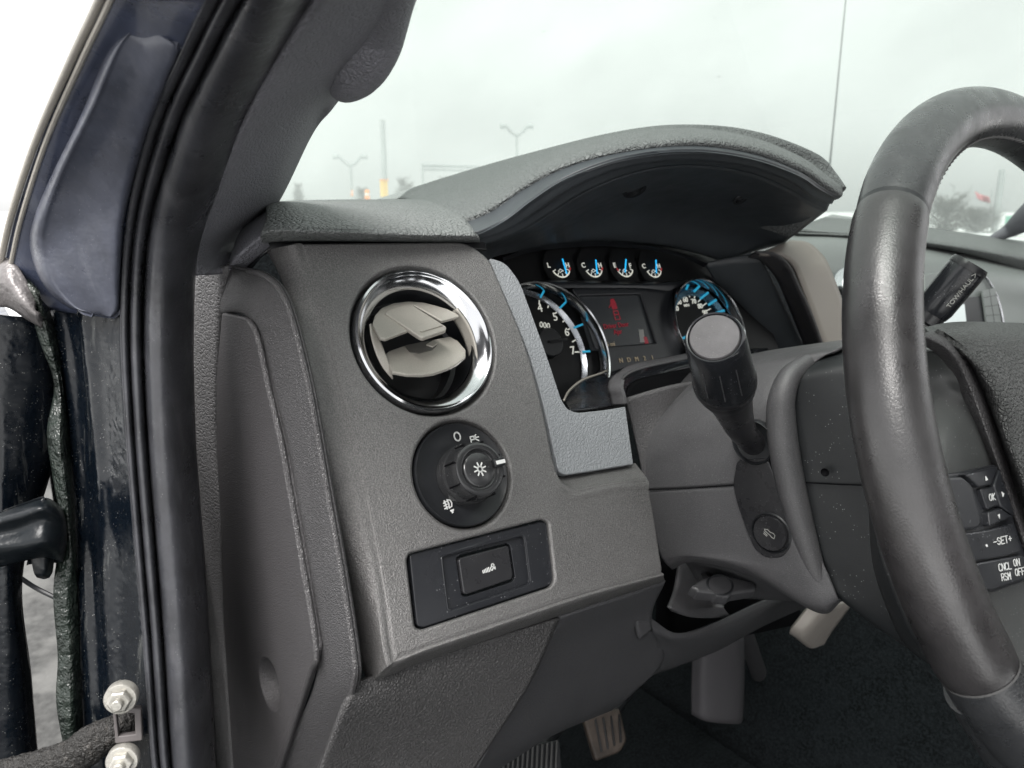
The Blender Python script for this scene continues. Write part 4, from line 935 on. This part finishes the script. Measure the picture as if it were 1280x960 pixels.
# =================================================================== DOOR SEAL
ds = thing('door_seal', 'black rubber weatherstrip running up the door opening beside the dash end', 'door seal', Y(220,960,.40))
SL = [(205,1020,.40),(190,960,.405),(178,800,.415),(165,650,.425),(155,520,.432),(150,400,.435),(157,280,.418),(185,160,.372),(228,60,.315),(257,0,.275),(300,-80,.225)]
SR = [(275,1020,.40),(269,960,.405),(259,770,.415),(250,640,.425),(243,540,.432),(241,400,.436),(250,300,.422),(298,180,.368),(350,85,.312),(403,0,.262),(450,-80,.215)]
LL = res(ext([Y(*q) for q in SL]), 150); RR = res(ext([Y(*q) for q in SR]), 150)
prof = [(0,.018),(0,0),(.03,-.0025),(.07,-.003),(.10,-.001),(.12,.003),(.14,-.002),(.17,-.0055),(.22,-.0065),(.26,-.0045),(.285,.0005),(.30,.003),(.32,-.002),(.36,-.008),(.44,-.0125),(.55,-.0145),(.66,-.013),(.76,-.009),(.86,-.003),(.94,.004),(1.0,.012),(1.02,.03)]
rows = []
for t, d in prof:
    row = []
    for i, (p, q) in enumerate(zip(LL, RR)):
        b_ = p.lerp(q, t); row.append(b_ + b_.normalized()*d)
    rows.append(row)
i1 = 12
for nm, sl in (('flange_lip', slice(0, i1)), ('bulb', slice(i1-1, len(rows)))):
    m = MB(); sub = rows[sl]; tr_ = [[sub[j][i] for j in range(len(sub))] for i in range(150)]
    dense = [res(r_, len(r_)*3) for r_ in tr_]
    m.grid(dense); m.build(nm, RUBBER, ds, solid=.0015)
# =================================================================== BODY: A-pillar outside, hinge pillar
bf = thing('door_frame', 'dark navy painted door opening frame with muddy hinge pillar left of the seal', 'door frame', Y(130,960,.45))
PL = [Y(x, y, v) for x, y, v in [(150,-60,.30),(130,0,.33),(92,80,.37),(48,180,.43),(18,270,.47),(4,330,.495),(-8,380,.52)]]
PR_ = [Y(x, y, v) for x, y, v in [(300,-60,.24),(262,0,.279),(232,60,.318),(189,160,.376),(160,280,.422),(153,345,.435),(153,400,.44)]]
PL = ext(PL[::-1])[::-1]; PR_ = ext(PR_[::-1])[::-1]
m = MB(); m.patch([PL, [p.lerp(q, .15)+Vector((0,-.004,0)) for p, q in zip(PL, PR_)], [p.lerp(q, .5)+Vector((0,.004,0)) for p, q in zip(PL, PR_)], PR_], 80, 24); m.build('outer_pillar', PAINT, bf, solid=.004)
m = MB()
for k, (off, rr_, mm_) in enumerate(((0,.0013,0),(.0035,.0009,1))):
    pass
e0 = [p+Vector((-.0015,-.001,0)) for p in PL]; m.tube(res(e0, 50), .0016, 10); m.build('drip_moulding', CHROME if False else SATIN, bf)
m = MB(); e1 = [p.lerp(q, .06)+Vector((0,-.004,0)) for p, q in zip(PL, PR_)]; m.tube(res(e1, 50), .0012, 8); m.build('moulding_edge', SATIN, bf)
# fairing
fl = [Y(x, y, v) for x, y, v in [(170,33,.338),(136,62,.352),(103,140,.385),(62,225,.432),(42,275,.455),(38,310,.468),(52,352,.468),(82,382,.465),(112,391,.458)]]
frr = [Y(x, y, v) for x, y, v in [(178,33,.336),(224,58,.322),(212,100,.342),(185,165,.374),(163,240,.405),(153,290,.418),(150,350,.43),(149,385,.436),(140,397,.442)]]
m = MB()
def bul(f, d): return [p.lerp(q, f)+(p.lerp(q, f)).normalized()*d for p, q in zip(fl, frr)]
m.patch([[p+p.normalized()*.012 for p in fl], fl, bul(.05,-.006), bul(.12,-.008), bul(.22,-.0065), bul(.5,-.005), bul(.8,-.0065), bul(.94,-.006), frr, [p+p.normalized()*.01 for p in frr]], 60, 80)
tp = [Y(170,32,.336), Y(184,38,.331), Y(205,48,.325), Y(226,59,.319)]
m.tube(res(tp, 16), .0022, 10)
m.build('pillar_fairing', FAIR, bf, solid=.002)
# hinge pillar
hl = [(60,385,.49),(72,440,.485),(80,500,.485),(86,560,.48),(94,650,.475),(98,760,.465),(104,900,.455),(106,1020,.45)]
hr = [(152,385,.44),(152,440,.438),(156,520,.435),(161,580,.432),(167,650,.428),(176,760,.42),(187,900,.41),(195,1020,.405)]
HL = [Y(*q) for q in hl]; HR = [Y(*q) for q in hr]
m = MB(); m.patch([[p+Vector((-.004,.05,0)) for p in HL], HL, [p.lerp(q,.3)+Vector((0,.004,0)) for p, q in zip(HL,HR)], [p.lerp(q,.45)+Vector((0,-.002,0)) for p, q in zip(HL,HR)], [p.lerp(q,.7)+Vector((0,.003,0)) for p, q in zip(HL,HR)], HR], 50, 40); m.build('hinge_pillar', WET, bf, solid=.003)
# ragged cowl edge, sealer strip, outer flange
m = MB()
g0_ = [(30,350,.48),(50,420,.48),(66,480,.48),(62,540,.475),(66,600,.475),(76,660,.47),(70,740,.465),(72,820,.46),(74,880,.455),(84,960,.45),(88,1020,.45)]
g1_ = [(62,385,.485),(74,430,.485),(82,500,.483),(88,560,.478),(95,650,.472),(97,720,.468),(99,760,.463),(101,840,.458),(104,900,.454),(106,960,.452),(107,1020,.45)]
G0 = [Y(x+random.uniform(-4,4), y, v) for x, y, v in g0_]; G1 = [Y(*q) for q in g1_]
gm = [p.lerp(q,.5)+Vector((0,-.008+random.uniform(-.003,.003),0)) for p, q in zip(G0,G1)]
m.patch([G0, gm, G1], 70, 12); m.build('seam_sealer', GREEN, bf, solid=.003)
m = MB()
m.patch([[Y(-10,330,.50), Y(10,320,.49), Y(30,345,.48), Y(46,375,.475)], [Y(-10,350,.49), Y(8,352,.48), Y(26,375,.472), Y(44,392,.468)], [Y(-10,385,.50), Y(10,385,.49), Y(34,400,.48), Y(52,410,.475)]], 24, 12)
m.build('cowl_edge', mat('dusty_metal', (.16,.15,.15), .4, .3, mottle=.5, grain=('noise', 90, .6, .003)), bf, solid=.003)
# fender seen through the hinge gap
fd = thing('front_fender', 'dark rear edge of the front fender at the lower left edge of the photo', 'fender', Y(20,960,.52))
m = MB()
m.patch([[Y(-60,385,.50), Y(-20,560,.50), Y(-20,700,.50), Y(-20,850,.50), Y(-20,1020,.50)],
         [Y(10,395,.495), Y(8,560,.495), Y(8,700,.495), Y(14,850,.495), Y(22,1020,.495)],
         [Y(60,398,.50), Y(64,560,.505), Y(24,715,.505), Y(36,850,.505), Y(50,1020,.505)],
         [Y(68,402,.53), Y(70,560,.535), Y(29,715,.535), Y(40,850,.535), Y(54,1020,.535)]], 60, 20)
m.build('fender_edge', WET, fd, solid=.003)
m = MB(); m.tube(res([Y(22,720,.56), Y(45,735,.56), Y(75,750,.55)], 12), .0015, 8); m.build('brace_wire', BLACK, fd)
m = MB()
m.patch([[Y(-20,648,.47), Y(20,634,.462), Y(56,622,.458), Y(76,634,.462), Y(82,645,.475)],
         [Y(-20,655,.458), Y(22,645,.448), Y(55,634,.442), Y(78,646,.450), Y(84,655,.470)],
         [Y(-20,672,.460), Y(22,662,.452), Y(55,652,.444), Y(80,664,.450), Y(85,672,.470)],
         [Y(-20,688,.456), Y(22,684,.446), Y(55,680,.440), Y(78,684,.449), Y(83,690,.470)],
         [Y(-20,715,.466), Y(20,704,.458), Y(54,697,.455), Y(75,702,.460), Y(80,706,.475)]], 40, 40)
m.patch([[Y(38,694,.462), Y(56,692,.458), Y(68,697,.462)], [Y(42,715,.462), Y(55,716,.456), Y(66,714,.462)], [Y(46,722,.47), Y(55,724,.468), Y(62,722,.47)]], 14, 12)
dh = m.build('hinge', MUD, bf, solid=.012)
m = MB()
m.patch([[Vector((-.03,.56,-.95)), Vector((-.04,1.0,-.95)), Vector((-.04,1.7,-.95))], [Vector((-.05,.56,-.5)), Vector((-.07,1.0,-.5)), Vector((-.07,1.7,-.5))], [Vector((-.04,.56,-.16)), Vector((-.05,1.0,-.15)), Vector((-.05,1.7,-.16))], [Vector((.03,.60,-.11)), Vector((.04,1.0,-.105)), Vector((.04,1.7,-.12))]], 30, 40)
m.build('fender_panel', PAINT, fd, solid=.004)
m = MB()
m.patch([[Vector((.05,.98,-.105)), Vector((.85,1.12,-.085)), Vector((1.66,.98,-.105))], [Vector((.05,1.3,-.105)), Vector((.85,1.4,-.09)), Vector((1.66,1.3,-.105))], [Vector((.05,1.7,-.12)), Vector((.85,1.85,-.11)), Vector((1.66,1.7,-.12))]], 30, 20)
m.build('bonnet_panel', PAINT, fd, solid=.004)
# bolts
for (x, y, lab) in ((151,873,'upper pale zinc hex bolt on the hinge pillar beside the seal'),(153,951,'lower pale zinc hex bolt at the bottom edge of the photo')):
    fbt = Frame(Y(x, y, .405), (-.35,-.92,.15))
    b_ = thing('hex_bolt', lab, 'bolt', fbt.o, 'bolts on the hinge pillar')
    m = MB(); m.ring(fbt, [(.0082,-.004),(.0082,.0008),(.0076,.0016),(.004,.002)], 40, cap1=True); m.build('washer', BOLT, b_)
    m = MB(); m.ring(fbt, [(.0062,.0012),(.0062,.0045),(.0052,.0056),(.003,.0056)], 6, cap1=True); m.build('bolt_head', BOLT, b_, bevel=.0004, angle=25)
    m = MB(); m.ring(fbt, [(.0028,.005),(.0028,.0085),(.0022,.0092),(.0005,.0092)], 20, cap1=True); m.build('bolt_stud', BOLT, b_)
ck = thing('wiring_boot', 'dark fabric sleeved cable boot entering a bracket between the two hex bolts', 'cable boot', Y(160,905,.41))
m = MB()
path = res([Y(172,903,.424), Y(150,911,.421), Y(120,925,.424), Y(95,944,.43), Y(50,960,.44), Y(0,972,.45)], 60)
m.tube(path, [.0078+.0025*min(1,i/30)+random.uniform(-.0005,.0005) for i in range(60)], 24, flat=.75); m.build('sleeve', STRAP, ck)
m = MB(); fq = Frame(Y(164,905,.408), (-.35,-.92,.12))
m.curve(fq, rnd(puv(fq, [(140,881),(176,886),(178,926),(144,930)]), .001), .004, .0007, holes=[puv(fq, [(145,891),(168,892),(169,918),(148,921)])]); m.build('bracket', mat('bracket_grey', (.10,.09,.09), .5, mottle=.3), ck)
# =================================================================== PEDALS, BRACKETS, FLOOR
pb_ = thing('parking_brake_pedal', 'black ribbed parking brake pedal under the knee panel', 'pedal', Y(665,950,.5))
pf = Frame(Y(665,950,.50), (-.1,-.75,.6))
m = MB(); m.curve(pf, rnd(puv(pf, [(600,948),(655,930),(700,925),(705,990),(600,1000)]), .004), .01, .002); p1 = m.build('pad', BLACK, pb_)
m = MB()
for k in range(15):
    x = 612+6*k; m.tube([pf.hit(x, 948-k*1.6, .0015), pf.hit(x-3, 990, .0015)], .0011, 8)
m.build('rib', mat('rib_rubber', (.07,.07,.07), .5), p1)
m = MB(); m.tube([pf.hit(665,945,-.01), Y(740,860,.60)], .008, 12); m.build('arm', BLACK, pb_)
bp_ = thing('brake_pedal', 'brown worn brake pedal below the dash beside the ribbed pedal', 'pedal', Y(760,915,.60))
pf = Frame(Y(760,915,.60), (-.25,-.75,.6))
m = MB(); m.curve(pf, rnd(puv(pf, [(728,893),(775,885),(784,925),(776,940),(745,952)]), .005), .012, .003); p2 = m.build('pad', mat('brown_rubber', (.06,.046,.038), .6, mottle=.4, streak=(120,.4,(.12,.095,.075),.6)), bp_)
m = MB()
for k in range(4): m.tube([pf.hit(744+10*k, 899-k*2, .001), pf.hit(752+8*k, 940-k*4, .001)], .0014, 8)
m.build('rib', BLACK, p2)
m = MB(); m.tube([pf.hit(760,900,-.01), Y(830,800,.64)], .008, 12); m.build('arm', BLACK, bp_)
hb = thing('hanging_duct', 'dark grey box shaped duct hanging below the dash in the footwell', 'duct', Y(895,900,.6))
m = MB()
m.patch([[Y(866,812,.52), Y(885,808,.50), Y(922,798,.50), Y(930,796,.53)], [Y(864,850,.52), Y(884,848,.50), Y(923,845,.50), Y(931,845,.53)], [Y(864,893,.52), Y(884,902,.50), Y(922,905,.50), Y(929,900,.53)]], 24, 16)
m.build('duct_shell', mat('duct_plastic', (.075,.072,.078), .6), hb, solid=.004)
sb = thing('steel_bracket', 'pale folded steel support bracket below the end of the steering column', 'bracket', Y(1025,780,.36))
m = MB()
m.patch([[Y(1012,758,.36), Y(1040,757,.35), Y(1068,752,.36)], [Y(988,788,.37), Y(1010,795,.36), Y(1040,790,.37)], [Y(989,793,.38), Y(1012,810,.37), Y(1030,806,.38)]], 14, 14)
m.build('bracket_plate', STEELB, sb, solid=.003)
m = MB(); m.tube(res([Y(900,720,.55), Y(930,790,.56), Y(955,860,.62)], 10), .012, 12); m.build('column_strut', KNEE2, sb)
fl_ = MB(); fl_.box((.75,.2,-.80), 2.4, 1.9, .04); structure(fl_.build('carpet_floor', CARPET))
fw_ = MB(); fw_.box((.86,1.02,-.42), 1.60, .03, .80); structure(fw_.build('firewall', CARPET))
sl_ = MB(); sl_.box((.09,.80,-.42), .02, .5, .74); structure(sl_.build('kick_panel', CARPET))
m = MB()
m.patch([[Vector((.98,.9,-.40)), Vector((.98,.5,-.38)), Vector((.98,.15,-.36)), Vector((.98,-.3,-.36))], [Vector((.92,.9,-.60)), Vector((.92,.5,-.6)), Vector((.92,.15,-.6)), Vector((.92,-.3,-.6))], [Vector((.84,.9,-.78)), Vector((.84,.5,-.78)), Vector((.86,.15,-.78)), Vector((.86,-.3,-.78))]], 20, 20)
tag(m.build('centre_hump', CARPET, None, solid=.01), 'dark carpeted transmission hump beside the footwell', 'floor hump')
# =================================================================== UNSEEN OCCLUDERS, WINDSHIELD, FAR PILLAR
m = MB(); m.box((.93,-1.0,.60), 1.58, 1.5, .05); structure(m.build('roof_occluder', HEAD))  # unseen roof added for shading, front edge set back to brighten the trim
m = MB(); m.box((1.66,-.3,-.42), .05, 1.9, .72); structure(m.build('passenger_side_occluder', HEAD))  # unseen far side wall, added to darken the cab interior
m = MB(); m.box((.86,-1.32,-.3), 1.55, .05, 1.0); structure(m.build('back_wall_occluder', CARPET))  # unseen rear wall, height chosen to shape light falling on the dash
m = MB()
m.patch([[Vector((.10,.86,-.04)), Vector((.85,1.02,-.06)), Vector((1.85,.60,-.10))], [Vector((.13,.50,.24)), Vector((.85,.64,.25)), Vector((1.85,.25,.24))], [Vector((.16,-.24,.60)), Vector((.85,-.2,.61)), Vector((1.75,-.4,.60))]], 40, 30)
tag(m.build('windshield', GLASS, None, solid=.004), 'hazy windshield glass with specks of grime above the dash', 'windshield')
m = MB()
fpp = res([Y(1236,299,.62), Y(1262,288,.60), Y(1290,268,.56), Y(1340,230,.50), Y(1400,180,.44)], 30)
m.tube(fpp, [.004+.0013*i for i in range(30)], 20, flat=.8); tag(m.build('far_pillar', PILLAR, None), 'dark foot of the passenger side pillar at the right edge', 'pillar')
# =================================================================== OUTSIDE
m = MB()
for k in range(1): m.box((0,0,-1.4), 6000, 6000, .1)
structure(m.build('snowy_lot', SNOW))
m = MB(); m.box((-.3,3.4,-1.31), 9, 10.0, .04); structure(m.build('shaded_pavement', CONC))  # concrete sheet coloured dark for ground shadowed by the truck
def far(x, y, dist): d = ray(x, y); h = math.hypot(d.x, d.y); return d*(dist/h)
def lamp(x, y_top, dist, kind, lab):
    base = far(x, 300, dist); tp = far(x, y_top, dist); base = Vector((tp.x, tp.y, -1.35))
    t = thing('street_lamp' if kind else 'utility_pole', lab, 'street lamp' if kind else 'pole', base, 'poles beyond the lot' if False else None)
    s = dist/F
    m = MB(); m.tube([base, base.lerp(tp, .5), tp], [s*3.4*.5, s*3.0*.5, s*2.6*.5] if kind else [s*3.4, s*3.2, s*2.8], 12); m.build('pole', POLE, t)
    if kind:
        ar = Vector((RT.x, RT.y, 0)).normalized()
        for sg in (-1, 1):
            m = MB(); m.tube(res([tp+Vector((0,0,-s*3)), tp+ar*sg*s*7+Vector((0,0,s*2)), tp+ar*sg*s*13+Vector((0,0,s*8)), tp+ar*sg*s*20+Vector((0,0,s*8))], 12), [s*1.6]*4+[s*1.8]*4+[s*2.8]*4, 10); m.build('lamp_arm', POLE, t)
    return t
lamp(646,167,45,2,'taller two armed street lamp standing just left of the gauge hood peak')
lamp(438,205,70,2,'small distant two armed street lamp at the left of the windshield')
lamp(478,150,50,0,'tall plain grey pole at the left of the windshield')
lamp(1253,212,60,0,'faint pole beside the flag at the right of the windshield')
def barrel(x, y, dist, w, h, lab):
    p = far(x, y, dist); s = dist/F; base = Vector((p.x, p.y, p.z-h*s*.5)); t = thing('traffic_barrel', lab, 'barrel', base)
    fr = Frame(base, (0,0,1), up=Vector((0,1,0)))
    m = MB(); m.ring(fr, [(w*s*.5,0),(w*s*.5,h*s*.1),(w*s*.44,h*s*.12),(w*s*.40,h*s*.9),(w*s*.3,h*s)], 20, cap1=True); m.build('body', ORANGE, t)
    m = MB(); m.ring(fr, [(w*s*.435,h*s*.4),(w*s*.43,h*s*.6)], 20); m.build('stripe', WHITE, t)
barrel(459,243,40,7,11,'orange traffic barrel near the foot of the tall pole')
barrel(440,241,70,4,6,'small orange barrel at the foot of the distant street lamp')
t = thing('utility_cabinet', 'yellow utility cabinet at the foot of the tall pole', 'cabinet', far(480,245,45))
m = MB(); s = 45/F; m.box(far(480,236,45), 7*s, 7*s, 19*s); m.build('body', YELLOW, t, bevel=.02); m = MB(); m.box(far(480,225,45), 8.5*s, 8.5*s, 1.2*s); m.build('lid', ORANGE, t)
# sign gantry
t = thing('sign_gantry', 'grey frame gantry above the left wing of the dash far outside', 'gantry', far(528,248,60))
s = 60/F; a0_ = far(528,205,60); 
m = MB(); m.tube([Vector((a0_.x,a0_.y,-1.35)), a0_], 1.3*s, 10); m.build('post', POLE, t)
m = MB(); b0_ = far(528,207,60); b1_ = far(600,209,66); m.tube([b0_, b1_], 1.8*s, 10); m.tube([far(528,212,60), far(600,214,66)], 1.0*s, 8); m.build('beam', POLE, t)
# bare trees: trunk, limbs and many twigs
def bare_tree(x, ytop, dist, wpx, lab):
    tp = far(x, ytop, dist); s = dist/F; base = Vector((tp.x, tp.y, -1.35)); H = tp.z+1.35
    t = thing('bare_tree', lab, 'tree', base, 'bare trees beyond the lot')
    m = MB(); m.tube([base, base+Vector((0,0,H*.4)), base+Vector((0,0,H*.8))], [s*1.6, s*1.1, s*.4], 8); m.build('trunk', TREE, t)
    m = MB()
    for k in range(240):
        a_ = random.uniform(0, 6.28); z0 = H*random.uniform(.02,.85); ln = wpx*s*random.uniform(.25,.55)*(1.1-z0/H*.6)
        p0 = base+Vector((0,0,z0)); p1 = p0+Vector((math.cos(a_)*ln*.6, math.sin(a_)*ln*.6, ln*random.uniform(-.15,.5))); p2 = p1+Vector((math.cos(a_+.6)*ln*.5, math.sin(a_+.6)*ln*.5, ln*random.uniform(.1,.5)))
        m.tube([p0, p1, p2], [s*.45, s*.3, s*.15], 4)
        for j in range(3):
            q = p1.lerp(p2, random.random()); m.tube([q, q+Vector((random.uniform(-1,1), random.uniform(-1,1), random.uniform(.2,1)))*ln*.3], [s*.25, s*.12], 3)
    m.build('crown', TREE, t)
bare_tree(505,213,75,34,'bare tree between the tall pole and the gantry')
bare_tree(452,228,90,24,'low bare tree behind the orange barrel')
bare_tree(372,222,95,18,'small bare tree low beside the windshield pillar')
bare_tree(560,216,80,34,'bare tree under the gantry beam')
bare_tree(1186,246,60,60,'wide bare tree seen right of the steering wheel rim')
bare_tree(1225,262,60,44,'smaller bare tree near the flag pole')
# flag and green sign
t = thing('flag', 'small faded red flag flying right of the steering wheel', 'flag', far(1228,250,60))
m = MB(); s = 60/F
m.patch([[far(1219,239,60), far(1226,243,60.4), far(1236,246,60)], [far(1222,248,60), far(1229,252,60.4), far(1238,254,60)]], 12, 6); m.build('cloth', FLAG, t, solid=.03)
m = MB(); q = far(1241,236,60); m.tube([Vector((q.x,q.y,-1.35)), q], .5*s, 8); m.build('flag_pole', POLE, t)
t = thing('road_sign', 'pale green road sign at the right edge of the windshield', 'sign', far(1272,290,50))
q = far(1272,278,50); s = 50/F
m = MB(); m.box(q, 22*s, 2*s, 13*s, Matrix.Rotation(-math.radians(60), 3, 'Z')); m.build('board', SIGNG, t)
m = MB(); m.tube([Vector((q.x,q.y,-1.35)), q+Vector((0,0,-6*s))], .8*s, 8); m.build('post', POLE, t)
# radio antenna on the fender
m = MB(); an0 = Y(1033,250,1.15); an1 = Y(1061,-40,1.02); m.tube([an0, an1], [.0030,.0016], 8)
tag(m.build('antenna', mat('antenna_black', (.12,.13,.13), .4), None), 'thin tall radio antenna rising behind the gauge hood tip', 'antenna')
# =================================================================== LIGHT, WORLD, CAMERA
w = bpy.data.worlds.new('World'); sc.world = w; w.use_nodes = True; nt = w.node_tree; N = nt.nodes; Lk = nt.links
bg = N['Background']; sky = N.new('ShaderNodeTexSky'); sky.sky_type = 'NISHITA'; sky.sun_disc = False
EL, AZ = math.radians(58), math.radians(237)      # compass bearing clockwise from +Y
sky.sun_elevation = EL; sky.sun_rotation = AZ; sky.air_density = 1.2; sky.dust_density = 4.0; sky.ozone_density = 1.0
hsv = N.new('ShaderNodeHueSaturation'); hsv.inputs['Saturation'].default_value = .12; hsv.inputs['Value'].default_value = 1.0
Lk.new(sky.outputs[0], hsv.inputs['Color']); gm_ = N.new('ShaderNodeGamma'); gm_.inputs[1].default_value = .18; Lk.new(hsv.outputs[0], gm_.inputs[0]); Lk.new(gm_.outputs[0], bg.inputs['Color']); bg.inputs['Strength'].default_value = .145
sd = bpy.data.lights.new('sun', 'SUN'); sd.energy = 1.0; sd.angle = math.radians(40); sd.color = (1,.97,.94)
so = bpy.data.objects.new('sun', sd); COL.objects.link(so)
dirs = Vector((math.sin(AZ)*math.cos(EL), math.cos(AZ)*math.cos(EL), math.sin(EL)))
so.rotation_euler = dirs.to_track_quat('Z', 'Y').to_euler(); so.location = dirs*5
cam = bpy.data.cameras.new('camera'); co_ = bpy.data.objects.new('camera', cam); COL.objects.link(co_); sc.camera = co_
cam.sensor_width = 36; cam.lens = F/1280*36; cam.clip_start = .01; cam.clip_end = 9000
Mx = Matrix((RT, UP, -FW)).transposed().to_4x4(); co_.matrix_world = Mx
cam.dof.use_dof = True; cam.dof.focus_distance = .47; cam.dof.aperture_fstop = 14
sc.render.engine = 'CYCLES'
sc.view_settings.view_transform = 'Standard'; sc.view_settings.look = 'None'; sc.view_settings.exposure = 2.92; sc.view_settings.gamma = 1
